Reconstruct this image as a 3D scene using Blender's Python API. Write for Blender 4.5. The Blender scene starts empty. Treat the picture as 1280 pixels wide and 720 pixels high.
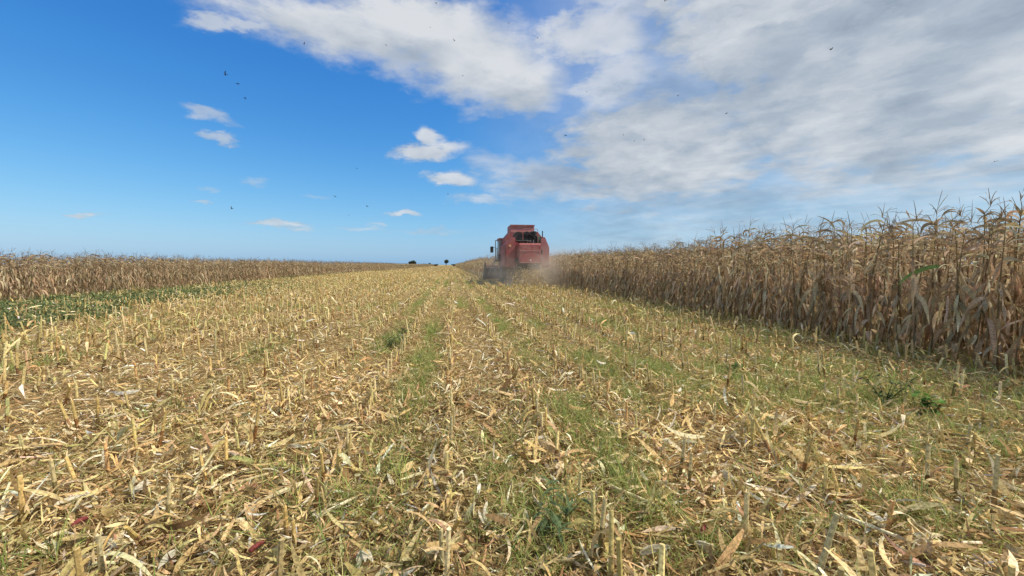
import bpy, bmesh, math, random
import numpy as np
from mathutils import Vector, Matrix, Euler

R = math.radians
SC = bpy.context.scene
COL = SC.collection

# ------------------------------------------------------------------ camera
CAM_H = 1.6
F_PX = 520.0                       # focal length in photo pixels (1280 wide)
YAW, PITCH = R(8.2), R(-3.2)
cd = bpy.data.cameras.new('camera')
cam = bpy.data.objects.new('camera', cd)
COL.objects.link(cam)
cam.location = (0, 0, CAM_H)
cam.rotation_euler = (R(90) + PITCH, 0, -YAW)
cd.sensor_fit = 'HORIZONTAL'
cd.sensor_width = 36.0
cd.lens = 36.0 * F_PX / 1280.0
cd.clip_start = 0.05
cd.clip_end = 20000
SC.camera = cam

# ------------------------------------------------------------------ light
SUN_AZ, SUN_EL = R(104), R(52)      # azimuth clockwise from +Y (the row direction)
SKY_STRENGTH = 0.10
sun_d = bpy.data.lights.new('sun', 'SUN')
sun_d.energy = 4.3
sun_d.angle = R(3.0)
sun_d.color = (1.0, 0.92, 0.78)
sun = bpy.data.objects.new('sun', sun_d)
COL.objects.link(sun)
_sd = Vector((math.sin(SUN_AZ) * math.cos(SUN_EL), math.cos(SUN_AZ) * math.cos(SUN_EL), math.sin(SUN_EL)))
sun.rotation_euler = (-_sd).to_track_quat('-Z', 'Y').to_euler()
sun.location = (30, 10, 40)

vs = SC.view_settings
vs.view_transform = 'Standard'
vs.look = 'None'
vs.gamma = 1.0
vs.exposure = 0.0
vs.use_curve_mapping = False
cy = SC.cycles
cy.max_bounces = 6
cy.diffuse_bounces = 3
cy.glossy_bounces = 2
cy.transmission_bounces = 4
cy.volume_bounces = 1
cy.transparent_max_bounces = 8


def ray_of(px, py):
    """World direction seen at a photo pixel (used to read bearings off the photograph)."""
    x, y = (px - 640) / F_PX, (360 - py) / F_PX
    cp, sp = math.cos(PITCH), math.sin(PITCH)
    f, u = cp - y * sp, sp + y * cp
    d = Vector((x * math.cos(YAW) + f * math.sin(YAW), -x * math.sin(YAW) + f * math.cos(YAW), u))
    return d.normalized()


def ground_at(px, py):
    d = ray_of(px, py)
    t = -CAM_H / d.z
    return d.x * t, d.y * t


def azel(px, py):
    d = ray_of(px, py)
    return math.atan2(d.x, d.y), math.asin(d.z)


# ------------------------------------------------------------------ node helper
class NT:
    def __init__(self, tree):
        self.t = tree
        tree.nodes.clear()

    def n(self, typ, ins=None, **props):
        nd = self.t.nodes.new(typ)
        for k, v in props.items():
            setattr(nd, k, v)
        for k, v in (ins or {}).items():
            self.put(nd.inputs[k], v)
        return nd

    def put(self, sock, v):
        if isinstance(v, bpy.types.NodeSocket):
            self.t.links.new(v, sock)
        else:
            if hasattr(sock.default_value, '__len__') and len(sock.default_value) == 4 and len(v) == 3:
                v = (*v, 1)
            sock.default_value = v

    def m(self, op, a, b=0.0, c=0.0, clamp=False):
        nd = self.t.nodes.new('ShaderNodeMath')
        nd.operation = op
        nd.use_clamp = clamp
        for i, v in enumerate((a, b, c)):
            self.put(nd.inputs[i], v)
        return nd.outputs[0]

    def v(self, op, a, b=(0, 0, 0), s=None):
        nd = self.t.nodes.new('ShaderNodeVectorMath')
        nd.operation = op
        self.put(nd.inputs[0], a)
        if op != 'LENGTH' and op != 'SCALE':
            self.put(nd.inputs[1], b)
        if s is not None:
            self.put(nd.inputs['Scale'], s)
        return nd.outputs['Value'] if op in ('LENGTH', 'DOT_PRODUCT') else nd.outputs[0]

    def noise(self, vec, scale, detail=4.0, rough=0.55, dist=0.0):
        nd = self.n('ShaderNodeTexNoise', {'Vector': vec, 'Scale': scale, 'Detail': detail, 'Roughness': rough, 'Distortion': dist})
        return nd.outputs['Fac'], nd.outputs['Color']

    def step(self, x, a, b, lo=0.0, hi=1.0, smooth=True):
        nd = self.n('ShaderNodeMapRange', {'Value': x, 'From Min': a, 'From Max': b, 'To Min': lo, 'To Max': hi},
                    interpolation_type='SMOOTHSTEP' if smooth else 'LINEAR')
        return nd.outputs[0]

    def mix(self, f, a, b, mode='MIX'):
        nd = self.n('ShaderNodeMix', data_type='RGBA', blend_type=mode)
        self.put(nd.inputs[0], f)
        self.put(nd.inputs[6], a)
        self.put(nd.inputs[7], b)
        return nd.outputs[2]


# ------------------------------------------------------------------ sky with clouds
def make_world():
    w = bpy.data.worlds.new('World')
    SC.world = w
    w.use_nodes = True
    t = NT(w.node_tree)
    sky = t.n('ShaderNodeTexSky', sky_type='NISHITA')
    sky.sun_disc = False
    sky.sun_elevation = SUN_EL
    sky.sun_rotation = SUN_AZ
    sky.altitude = 0
    sky.air_density = 1.0
    sky.dust_density = 0.35
    sky.ozone_density = 2.2
    skyc = t.n('ShaderNodeHueSaturation', {'Saturation': 1.08, 'Value': 1.6, 'Color': sky.outputs[0]}).outputs[0]

    d = t.n('ShaderNodeTexCoord').outputs['Generated']
    sx = t.n('ShaderNodeSeparateXYZ', {0: d})
    X, Y, Z = sx.outputs
    az = t.m('ARCTAN2', X, Y)
    el = t.m('ARCSINE', Z)
    zz = t.m('ADD', t.m('MAXIMUM', Z, 0.0), 0.10)
    P = t.n('ShaderNodeCombineXYZ', {0: t.m('DIVIDE', X, zz), 1: t.m('DIVIDE', Y, zz), 2: 0.0}).outputs[0]
    AE = t.n('ShaderNodeCombineXYZ', {0: az, 1: el, 2: 0.0}).outputs[0]
    # pale band of thick air near the horizon
    hz = t.m('POWER', t.m('SUBTRACT', 1.0, t.m('MAXIMUM', Z, 0.0), clamp=True), 9.0)
    skyc = t.mix(t.m('MULTIPLY', hz, 0.72), skyc, (4.0, 5.9, 7.5))
    # the camera's deeper blue: red falls off faster than in the plain sky model
    sr = t.n('ShaderNodeSeparateColor', {0: skyc})
    rr = t.m('MULTIPLY', t.m('POWER', t.m('MULTIPLY', sr.outputs[0], 0.1), 1.55), 7.2)
    skyc = t.n('ShaderNodeCombineColor', {0: rr, 1: t.m('MULTIPLY', sr.outputs[1], 0.74), 2: t.m('MULTIPLY', t.m('POWER', t.m('MULTIPLY', sr.outputs[2], 0.1), 0.6), 8.95)}).outputs[0]

    n_big, c_big = t.noise(P, 1.3, 5, 0.55)
    n_med, c_med = t.noise(P, 3.0, 5, 0.5, 0.2)
    n_ae, c_ae = t.noise(t.v('MULTIPLY', AE, (1, 2.2, 1)), 11.0, 6, 0.62)
    warp = t.v('SCALE', t.v('SUBTRACT', c_ae, (0.5, 0.5, 0.5)), s=0.11)
    W = t.v('ADD', AE, t.v('MULTIPLY', warp, (1, 0.6, 0)))
    n_mix = t.m('ADD', t.m('MULTIPLY', n_med, 0.5), t.m('MULTIPLY', n_ae, 0.5))
    edge = t.m('SUBTRACT', n_mix, 0.5)

    def blob(px, py, rx, ry, rot, op, soft, amp, vec=W):
        a0, e0 = azel(px, py)
        c, s = math.cos(R(rot)), math.sin(R(rot))
        a1, e1 = azel(px + rx * 0.5 * c, py + rx * 0.5 * s)
        a2, e2 = azel(px - ry * 0.5 * s, py + ry * 0.5 * c)
        ra = 2 * math.hypot(a1 - a0, e1 - e0)
        rb = 2 * math.hypot(a2 - a0, e2 - e0)
        mp = t.n('ShaderNodeMapping', {'Vector': vec, 'Location': (a0, e0, 0),
                 'Rotation': (0, 0, math.atan2(e1 - e0, a1 - a0)), 'Scale': (ra, rb, 1)}, vector_type='TEXTURE')
        ln = t.v('LENGTH', mp.outputs[0])
        f = t.m('ADD', t.m('SUBTRACT', 1.0, ln), t.m('MULTIPLY', edge, amp))
        return t.step(f, 0.0, soft, 0.0, op), mp.outputs[0]

    def union(lst):
        o = lst[0]
        for x in lst[1:]:
            o = t.m('MAXIMUM', o, x)
        return o

    # the long cumulus bank, upper middle
    bank = [blob(*b) for b in [
        (420, 36, 195, 50, 9, 1.0, 0.7, 1.25), (590, 76, 185, 76, 14, 1.0, 0.65, 1.3),
        (520, 30, 190, 54, 4, 1.0, 0.65, 1.3), (650, 108, 90, 48, 20, 1.0, 0.7, 1.4),
        (300, 30, 90, 14, 6, 0.8, 0.7, 1.4), (740, 48, 140, 50, -12, 0.9, 0.7, 1.9), (765, 105, 110, 60, -25, 0.85, 0.8, 1.9), (800, 5, 120, 40, 0, 0.8, 0.8, 2.0)]]
    m_bank = union([b[0] for b in bank])
    # the broken deck on the right
    deck = [blob(*b) for b in [
        (1120, 60, 560, 300, 4, 1.0, 0.55, 1.3), (830, 190, 230, 115, -6, 1.0, 0.6, 1.5),
        (1010, 10, 400, 170, 0, 1.0, 0.5, 1.3), (1150, 230, 520, 110, 0, 0.8, 0.8, 1.8),
        (700, 225, 150, 44, 0, 0.85, 0.8, 1.7), (960, 270, 460, 40, 0, 0.75, 0.9, 1.8), (1150, 290, 420, 34, 0, 0.6, 0.9, 1.6)]]
    m_deck = union([b[0] for b in deck])
    # small cumuli
    small = [blob(*b) for b in [
        (262, 144, 46, 11, 14, 0.62, 0.7, 1.3), (278, 172, 28, 7, 4, 0.7, 0.7, 1.3), (318, 223, 24, 7, 10, 0.4, 0.9, 1.2),
        (346, 279, 52, 6, 2, 0.75, 0.8, 1.5), (368, 284, 36, 5, 2, 0.6, 0.8, 1.5), (103, 270, 25, 4, 0, 0.75, 0.7, 1.2),
        (252, 248, 18, 4, 2, 0.6, 0.7, 1.2), (256, 233, 22, 4, 0, 0.35, 0.9, 1.2), (393, 247, 24, 5, 6, 0.3, 0.9, 1.2),
        (534, 190, 60, 15, -4, 0.95, 0.6, 1.4), (540, 173, 26, 14, 20, 0.9, 0.7, 1.4), (566, 224, 42, 13, 0, 0.9, 0.6, 1.4),
        (505, 265, 30, 5, 0, 0.8, 0.7, 1.2), (600, 250, 46, 11, 0, 0.6, 0.9, 1.5), (620, 205, 60, 22, 0, 0.55, 1.0, 1.6),
        (455, 285, 40, 4, 0, 0.4, 0.9, 1.5), (535, 290, 60, 5, 0, 0.35, 0.9, 1.5), (470, 280, 16, 3, 0, 0.5, 0.8, 1.2)]]
    m_small = union([b[0] for b in small])
    # unseen clouds added overhead and behind the camera for brighter, more neutral fill light
    over = t.m('MULTIPLY', t.step(el, R(36), R(52)), t.step(n_big, 0.25, 0.5, 0.55, 1.0))
    back = t.m('MULTIPLY', t.m('MULTIPLY', t.step(Y, 0.1, -0.3), t.step(el, R(4), R(20))), t.step(n_big, 0.3, 0.55, 0.5, 1.0))
    low = t.step(el, R(1), R(11), 0.45, 1.0)
    m_deck = union([t.m('MULTIPLY', m_deck, low), over, back])
    dens = union([m_bank, m_deck, m_small])
    # thin veil on the right and low down
    veil = t.m('MULTIPLY', t.m('MULTIPLY', t.step(az, R(-2), R(30)), t.step(n_big, 0.25, 0.7, 0.40, 0.75)), t.step(el, R(0), R(10), 0.65, 1.0))
    dens = t.m('MAXIMUM', dens, veil)

    # light and shade of the clouds: thicker parts and undersides are greyer
    off = t.v('ADD', P, (-0.10 * math.sin(SUN_AZ) * 1.0, -0.10 * math.cos(SUN_AZ), 0))
    n2, _ = t.noise(off, 3.0, 5, 0.5, 0.2)
    n_bil, _ = t.noise(t.v('MULTIPLY', W, (1, 2.3, 1)), 5.0, 6, 0.58, 0.2)
    n_bi2, _ = t.noise(t.v('ADD', t.v('MULTIPLY', W, (1, 2.3, 1)), (0.05, 0.13, 0)), 5.0, 6, 0.58, 0.2)
    relb = t.m('MULTIPLY', t.m('SUBTRACT', n_bil, n_bi2), 1.0)
    rel = t.m('MULTIPLY', t.m('SUBTRACT', n_med, n2), 2.2)
    deck_sh = t.m('ADD', t.step(t.m('ADD', t.m('MULTIPLY', n_bil, 0.65), t.m('MULTIPLY', n_big, 0.35)), 0.36, 0.62, 0.94, 0.50), t.m('ADD', relb, t.m('MULTIPLY', rel, 0.2)))
    bank_y = None
    for b in bank[:4]:
        s = t.n('ShaderNodeSeparateXYZ', {0: b[1]}).outputs[1]
        y = t.m('MULTIPLY', s, b[0])
        bank_y = y if bank_y is None else t.m('ADD', bank_y, y)
    # mapping's local y points down the picture (the second axis was read downwards)
    bank_sh = t.m('ADD', t.step(bank_y, -1.2, 0.5, 0.60, 1.0), t.m('MULTIPLY', rel, 0.4))
    isbank = t.m('MULTIPLY', t.m('MAXIMUM', m_bank, m_small), t.step(m_deck, 0.2, 0.9, 1.0, 0.0))
    shade = t.m('ADD', t.m('MULTIPLY', bank_sh, isbank), t.m('MULTIPLY', deck_sh, t.m('SUBTRACT', 1.0, isbank)))
    shade = t.m('MINIMUM', t.m('MAXIMUM', shade, 0.3), 1.0)
    ramp = t.n('ShaderNodeValToRGB', {0: shade})
    cr = ramp.color_ramp
    cr.elements[0].position = 0.3
    cr.elements[0].color = (2.5, 3.1, 3.9, 1)
    cr.elements[1].position = 1.0
    cr.elements[1].color = (7.4, 7.6, 7.8, 1)
    e = cr.elements.new(0.62)
    e.color = (4.3, 4.9, 5.6, 1)
    final = t.mix(t.m('MULTIPLY', dens, 0.94), skyc, ramp.outputs[0])
    bg = t.n('ShaderNodeBackground', {'Color': final, 'Strength': SKY_STRENGTH})
    out = t.n('ShaderNodeOutputWorld')
    t.t.links.new(bg.outputs[0], out.inputs[0])


make_world()


# ------------------------------------------------------------------ materials
def mat(name):
    m = bpy.data.materials.new(name)
    m.use_nodes = True
    return m, NT(m.node_tree)


def plant_material(name, trans=0.3, rough=0.65, vary=0.0, streak=0.25, spec=0.08):
    """Dry or green leaf: colour of each piece from its 'Col' attribute, fine streaks, light shining through."""
    m, t = mat(name)
    col = t.n('ShaderNodeAttribute', attribute_name='Col').outputs['Color']
    geo = t.n('ShaderNodeNewGeometry')
    nf, _ = t.noise(geo.outputs['Position'], 55.0, 3, 0.6)
    k = t.step(nf, 0.3, 0.7, 1 - streak, 1 + streak)
    if vary:
        rnd = t.n('ShaderNodeObjectInfo').outputs['Random']
        k = t.m('MULTIPLY', k, t.step(rnd, 0, 1, 1 - vary, 1 + vary, smooth=False))
    col = t.v('SCALE', col, s=k)
    bs = t.n('ShaderNodeBsdfPrincipled', {'Base Color': col, 'Roughness': rough, 'Specular IOR Level': spec})
    sh = bs.outputs[0]
    if trans > 0:
        tr = t.n('ShaderNodeBsdfTranslucent', {'Color': col})
        mx = t.n('ShaderNodeMixShader', {0: trans, 1: sh, 2: tr.outputs[0]})
        sh = mx.outputs[0]
    out = t.n('ShaderNodeOutputMaterial')
    t.t.links.new(sh, out.inputs[0])
    return m


def paint(name, color, rough=0.5, metal=0.0, dirt=0.35, dirt_col=(0.30, 0.23, 0.15), scale=2.5, spec=0.4):
    m, t = mat(name)
    tc = t.n('ShaderNodeTexCoord').outputs['Object']
    n1, _ = t.noise(tc, scale, 6, 0.65)
    n2, _ = t.noise(tc, scale * 7, 4, 0.6)
    f = t.m('MULTIPLY', t.step(t.m('ADD', t.m('MULTIPLY', n1, 0.6), t.m('MULTIPLY', n2, 0.4)), 0.38, 0.7), dirt)
    c = t.mix(f, color, dirt_col)
    r = t.m('ADD', rough, t.m('MULTIPLY', f, 0.4), clamp=True)
    bs = t.n('ShaderNodeBsdfPrincipled', {'Base Color': c, 'Roughness': r, 'Metallic': metal, 'Specular IOR Level': spec})
    out = t.n('ShaderNodeOutputMaterial')
    t.t.links.new(bs.outputs[0], out.inputs[0])
    return m


M_CORN = plant_material('dry_corn', 0.34, 0.7, 0.16, 0.3)
M_STUB = plant_material('straw_stub', 0.0, 0.6, 0.15, 0.35)
M_LEAF = plant_material('straw_leaf', 0.25, 0.65, 0.12, 0.3)
M_LIT = plant_material('straw_litter', 0.15, 0.65, 0.0, 0.35)
M_GREEN = plant_material('green_blades', 0.35, 0.6, 0.0, 0.25, 0.15)
M_TREE = plant_material('tree_leaves', 0.2, 0.6, 0.0, 0.2)
M_BARK = paint('bark', (0.09, 0.065, 0.045), 0.9, 0, 0.5, (0.16, 0.13, 0.1), 6)


def ground_material():
    m, t = mat('field_soil')
    P = t.n('ShaderNodeNewGeometry').outputs['Position']
    s = t.n('ShaderNodeSeparateXYZ', {0: P})
    dist = t.v('LENGTH', P)
    n1, c1 = t.noise(P, 14.0, 8, 0.7)
    n2, _ = t.noise(P, 0.35, 4, 0.6)
    n3, _ = t.noise(t.v('MULTIPLY', P, (1.0, 0.10, 1.0)), 1.4, 6, 0.65)
    n4, _ = t.noise(t.v('MULTIPLY', P, (1.0, 0.35, 1.0)), 5.0, 5, 0.7)
    soil = t.n('ShaderNodeValToRGB', {0: n1})
    cr = soil.color_ramp
    cr.elements[0].position = 0.32
    cr.elements[0].color = (0.16, 0.10, 0.05, 1)
    cr.elements[1].position = 0.66
    cr.elements[1].color = (0.50, 0.36, 0.16, 1)
    e = cr.elements.new(0.5)
    e.color = (0.31, 0.21, 0.095, 1)
    # rows of cut stubble, 0.86 m apart
    ph = t.m('MULTIPLY', t.m('ADD', s.outputs[0], 0.03), 2 * math.pi / 0.86)
    row = t.m('ADD', t.m('MULTIPLY', t.m('COSINE', ph), 0.5), 0.5)
    far = t.n('ShaderNodeValToRGB', {0: t.m('ADD', t.m('MULTIPLY', n3, 0.6), t.m('MULTIPLY', n4, 0.4))})
    cr = far.color_ramp
    cr.elements[0].position = 0.34
    cr.elements[0].color = (0.17, 0.15, 0.06, 1)
    cr.elements[1].position = 0.64
    cr.elements[1].color = (0.47, 0.37, 0.19, 1)
    e = cr.elements.new(0.49)
    e.color = (0.32, 0.26, 0.115, 1)
    farc = t.mix(t.m('MULTIPLY', row, 0.28), far.outputs[0], (0.50, 0.41, 0.22, 1))
    green = t.step(n2, 0.5, 0.66, 0, 0.35)
    farc = t.mix(green, farc, (0.20, 0.21, 0.07, 1))
    c = t.mix(t.step(dist, 9, 40), soil.outputs[0], farc)
    bmp = t.n('ShaderNodeBump', {'Height': n1, 'Strength': 0.9, 'Distance': 0.05})
    bs = t.n('ShaderNodeBsdfPrincipled', {'Base Color': c, 'Roughness': 0.95, 'Specular IOR Level': 0.1, 'Normal': bmp.outputs[0]})
    out = t.n('ShaderNodeOutputMaterial')
    t.t.links.new(bs.outputs[0], out.inputs[0])
    return m


# ------------------------------------------------------------------ object helpers
def tag(o, label=None, cat=None, group=None, kind=None):
    if label: o['label'] = label
    if cat: o['category'] = cat
    if group: o['group'] = group
    if kind: o['kind'] = kind
    return o


def link(name, mesh, parent=None, loc=None):
    o = bpy.data.objects.new(name, mesh)
    COL.objects.link(o)
    if parent is not None: o.parent = parent
    if loc is not None: o.location = loc
    return o


def empty(name, loc=(0, 0, 0), rz=0):
    o = bpy.data.objects.new(name, None)
    COL.objects.link(o)
    o.location = loc
    o.rotation_euler = (0, 0, rz)
    o.empty_display_size = 0.2
    return o


class Geo:
    """Quads in bulk: vertices, faces and one colour per vertex, linked as ONE mesh."""
    def __init__(self):
        self.v, self.f, self.c, self.n = [], [], [], 0

    def add(self, v, f, c):
        v = np.asarray(v, np.float32).reshape(-1, 3)
        self.v.append(v)
        self.f.append(np.asarray(f, np.int64).reshape(-1, 4) + self.n)
        self.c.append(np.asarray(c, np.float32).reshape(-1, 3))
        self.n += len(v)

    def arrays(self):
        return np.concatenate(self.v), np.concatenate(self.f), np.concatenate(self.c)

    def mesh(self, name, material, smooth=True):
        v, f, c = self.arrays()
        me = bpy.data.meshes.new(name)
        me.vertices.add(len(v))
        me.vertices.foreach_set('co', v.ravel())
        me.loops.add(f.size)
        me.loops.foreach_set('vertex_index', f.ravel().astype(np.int32))
        me.polygons.add(len(f))
        me.polygons.foreach_set('loop_start', np.arange(0, f.size, 4, dtype=np.int32))
        me.polygons.foreach_set('use_smooth', np.full(len(f), smooth))
        a = me.attributes.new('Col', 'FLOAT_COLOR', 'POINT')
        a.data.foreach_set('color', np.concatenate([c, np.ones((len(c), 1), np.float32)], 1).ravel())
        me.materials.append(material)
        me.update(calc_edges=True)
        return me

    def build(self, name, material, parent=None, smooth=True):
        return link(name, self.mesh(name, material, smooth), parent)


def ribbons(g, P, az, pitch, length, width, col, curv=0.0, yaw=0.0, twist=0.0, roll=0.0, S=3, early=0.0,
            profile=None, tipcol=None):
    """N leaf strips at once. curv: how far the strip bends down along its length; early>0 bends it near its base."""
    N = len(P)
    b = lambda x: np.broadcast_to(np.asarray(x, np.float64), (N,))
    az, pitch, length, width, curv, yaw, twist, roll = map(b, (az, pitch, length, width, curv, yaw, twist, roll))
    s = np.linspace(0, 1, S + 1)
    w = np.interp(s, np.linspace(0, 1, len(profile)), profile) if profile is not None else np.sin(np.pi * (0.12 + 0.8 * s))
    e = (1 - np.exp(-early * s)) / (1 - math.exp(-early)) if early > 0 else s
    p = np.array(P, np.float64)
    V = np.zeros((N, S + 1, 2, 3))
    for k in range(S + 1):
        pk = pitch - curv * e[k]
        ak = az + yaw * s[k]
        d = np.stack([np.cos(pk) * np.sin(ak), np.cos(pk) * np.cos(ak), np.sin(pk)], 1)
        side = np.stack([np.cos(ak), -np.sin(ak), 0 * ak], 1)
        up = np.cross(side, d)
        r = roll + twist * s[k]
        wv = (side * np.cos(r)[:, None] + up * np.sin(r)[:, None]) * (width * w[k] * 0.5)[:, None]
        if k:
            p = p + d * (length / S)[:, None]
        V[:, k, 0], V[:, k, 1] = p - wv, p + wv
    i = np.arange(N)[:, None] * (S + 1) * 2 + np.arange(S)[None] * 2
    F = np.stack([i, i + 1, i + 3, i + 2], -1)
    C = np.repeat(np.asarray(col, np.float64)[:, None], (S + 1) * 2, 1)
    if tipcol is not None:
        k = np.repeat(s, 2)[None, :, None]
        C = C * (1 - k) + np.asarray(tipcol)[:, None] * k
    g.add(V, F, C)


def tubes(g, P, D, length, r0, r1, col, col1=None, sides=6, cap=True, mid=None):
    """N tapered stalks at once, each with a closed top."""
    N = len(P)
    P, D = np.asarray(P, np.float64), np.asarray(D, np.float64)
    D = D / np.linalg.norm(D, axis=1)[:, None]
    a = np.where(np.abs(D[:, 2:3]) > 0.9, np.array([[1.0, 0, 0]]), np.array([[0, 0, 1.0]]))
    U = np.cross(D, a)
    U /= np.linalg.norm(U, axis=1)[:, None]
    W = np.cross(D, U)
    th = np.arange(sides) * 2 * np.pi / sides
    ring = U[:, None] * np.cos(th)[None, :, None] + W[:, None] * np.sin(th)[None, :, None]
    b = lambda x: np.broadcast_to(np.asarray(x, np.float64), (N,))
    length, r0, r1 = b(length), b(r0), b(r1)
    ts = [0, 1] if mid is None else [0, mid, mid + 0.02, 1]
    m = len(ts)
    V = np.zeros((N, m, sides, 3))
    C = np.zeros((N, m, sides, 3))
    c0 = np.asarray(col)
    c1 = c0 if col1 is None else np.asarray(col1)
    for k, t in enumerate(ts):
        rr = r0 * (1 - t) + r1 * t
        V[:, k] = (P + D * (length * t)[:, None])[:, None] + ring * rr[:, None, None]
        C[:, k] = (c0 if (k < m / 2) else c1)[:, None]
    base = np.arange(N)[:, None, None] * m * sides
    kk = np.arange(m - 1)[None, :, None] * sides
    j = np.arange(sides)[None, None]
    j2 = (j + 1) % sides
    F = np.stack([base + kk + j, base + kk + j2, base + kk + sides + j2, base + kk + sides + j], -1).reshape(-1, 4)
    if cap:
        tb = np.arange(N)[:, None] * m * sides + (m - 1) * sides
        fs = [F]
        for q in range(1, sides - 2, 2):
            fs.append(np.concatenate([tb, tb + q, tb + q + 1, tb + q + 2], 1))
        F = np.concatenate(fs)
    g.add(V, F, C)


def polytube(g, pts, radii, col, sides=6):
    """One tube along a path."""
    pts = [Vector(p) for p in pts]
    V, n = [], len(pts)
    for k, p in enumerate(pts):
        d = (pts[min(k + 1, n - 1)] - pts[max(k - 1, 0)]).normalized()
        a = Vector((1, 0, 0)) if abs(d.z) > 0.9 else Vector((0, 0, 1))
        u = d.cross(a).normalized()
        w = d.cross(u)
        for j in range(sides):
            th = 2 * math.pi * j / sides
            V.append(p + (u * math.cos(th) + w * math.sin(th)) * radii[k])
    F = [(k * sides + j, k * sides + (j + 1) % sides, (k + 1) * sides + (j + 1) % sides, (k + 1) * sides + j)
         for k in range(n - 1) for j in range(sides)]
    for q in range(1, sides - 2, 2):
        F.append((0, q + 2, q + 1, q))
        o = (n - 1) * sides
        F.append((o, o + q, o + q + 1, o + q + 2))
    g.add([tuple(v) for v in V], F, np.repeat(np.array([col]), len(V), 0))


def scatter_copies(g, proto, pos, rz, sc, tint=None, lean=None):
    """Repeats of a prototype's arrays inside one stuff mesh."""
    v, f, c = proto
    N = len(pos)
    cs, sn = np.cos(rz)[:, None], np.sin(rz)[:, None]
    x, y, z = v[None, :, 0], v[None, :, 1], v[None, :, 2]
    V = np.stack([(x * cs - y * sn), (x * sn + y * cs), np.broadcast_to(z, (N, len(v)))], -1) * sc[:, None, None]
    if lean is not None:
        V[..., 0] += lean[:, 0:1] * V[..., 2]
        V[..., 1] += lean[:, 1:2] * V[..., 2]
    V += pos[:, None]
    F = f[None] + (np.arange(N) * len(v))[:, None, None]
    C = np.repeat(c[None], N, 0)
    if tint is not None:
        C = C * tint[:, None, None]
    g.add(V, F, C)


rng = np.random.default_rng(11)


def hashn(ix, iy, seed):
    h = np.sin(ix * 127.1 + iy * 311.7 + seed * 74.7) * 43758.5453
    return h - np.floor(h)


def vnoise(x, y, s, seed=0):
    x, y = np.asarray(x) / s, np.asarray(y) / s
    ix, iy = np.floor(x), np.floor(y)
    fx, fy = x - ix, y - iy
    fx, fy = fx * fx * (3 - 2 * fx), fy * fy * (3 - 2 * fy)
    a, b = hashn(ix, iy, seed), hashn(ix + 1, iy, seed)
    c, d = hashn(ix, iy + 1, seed), hashn(ix + 1, iy + 1, seed)
    return (a * (1 - fx) + b * fx) * (1 - fy) + (c * (1 - fx) + d * fx) * fy


def pick(pal, n, jit=0.18, w=None):
    pal = np.array(pal)
    c = pal[rng.choice(len(pal), n, p=w)]
    return c * rng.normal(1, jit, (n, 1)).clip(0.5, 1.6) * rng.normal(1, 0.05, (n, 3)).clip(0.8, 1.2)


# ------------------------------------------------------------------ ground sheet
ROW = 0.86
EDGE_R = 8.05           # first standing row on the near right
EDGE_AHEAD = 3.41       # first standing row ahead of the harvester
Y_AHEAD = 39.6
EDGE_L = -17.9

def make_ground():
    near = np.arange(-30, 60.01, 0.5)
    far = np.array([80, 110, 160, 240, 400, 700, 1200, 2200, 4000, 8000.0])
    xs = np.concatenate([-far[::-1], np.array([-60, -45, -35.0]), np.arange(-28, 28.1, 0.4), np.array([35, 45, 60.0]), far])
    ys = np.concatenate([np.array([-4000, -1000, -200, -60, -20.0]), np.arange(-6, 60.1, 0.4), far])
    Xg, Yg = np.meshgrid(xs, ys)
    amp = np.clip(1 - np.abs(Xg) / 30, 0, 1) * np.clip(1 - np.abs(Yg - 20) / 60, 0, 1)
    Z = (vnoise(Xg, Yg, 1.3, 3) - 0.5) * 0.05 * amp - 0.012 * amp
    V = np.stack([Xg, Yg, Z], -1)
    ny, nx = Xg.shape
    i = (np.arange(ny - 1)[:, None] * nx + np.arange(nx - 1)[None])
    F = np.stack([i, i + 1, i + nx + 1, i + nx], -1)
    g = Geo()
    g.add(V, F, np.full((nx * ny, 3), 0.2))
    o = g.build('ground', ground_material())
    tag(o, 'stubble field soil running out to the horizon', None, None, 'structure')

make_ground()


# ------------------------------------------------------------------ corn plants
LEAFPAL = [(0.53, 0.395, 0.235), (0.61, 0.48, 0.30), (0.43, 0.305, 0.175), (0.74, 0.62, 0.42), (0.50, 0.36, 0.225)]
PROF = [0.55, 0.95, 1.0, 0.95, 0.85, 0.65, 0.4, 0.06]

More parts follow.
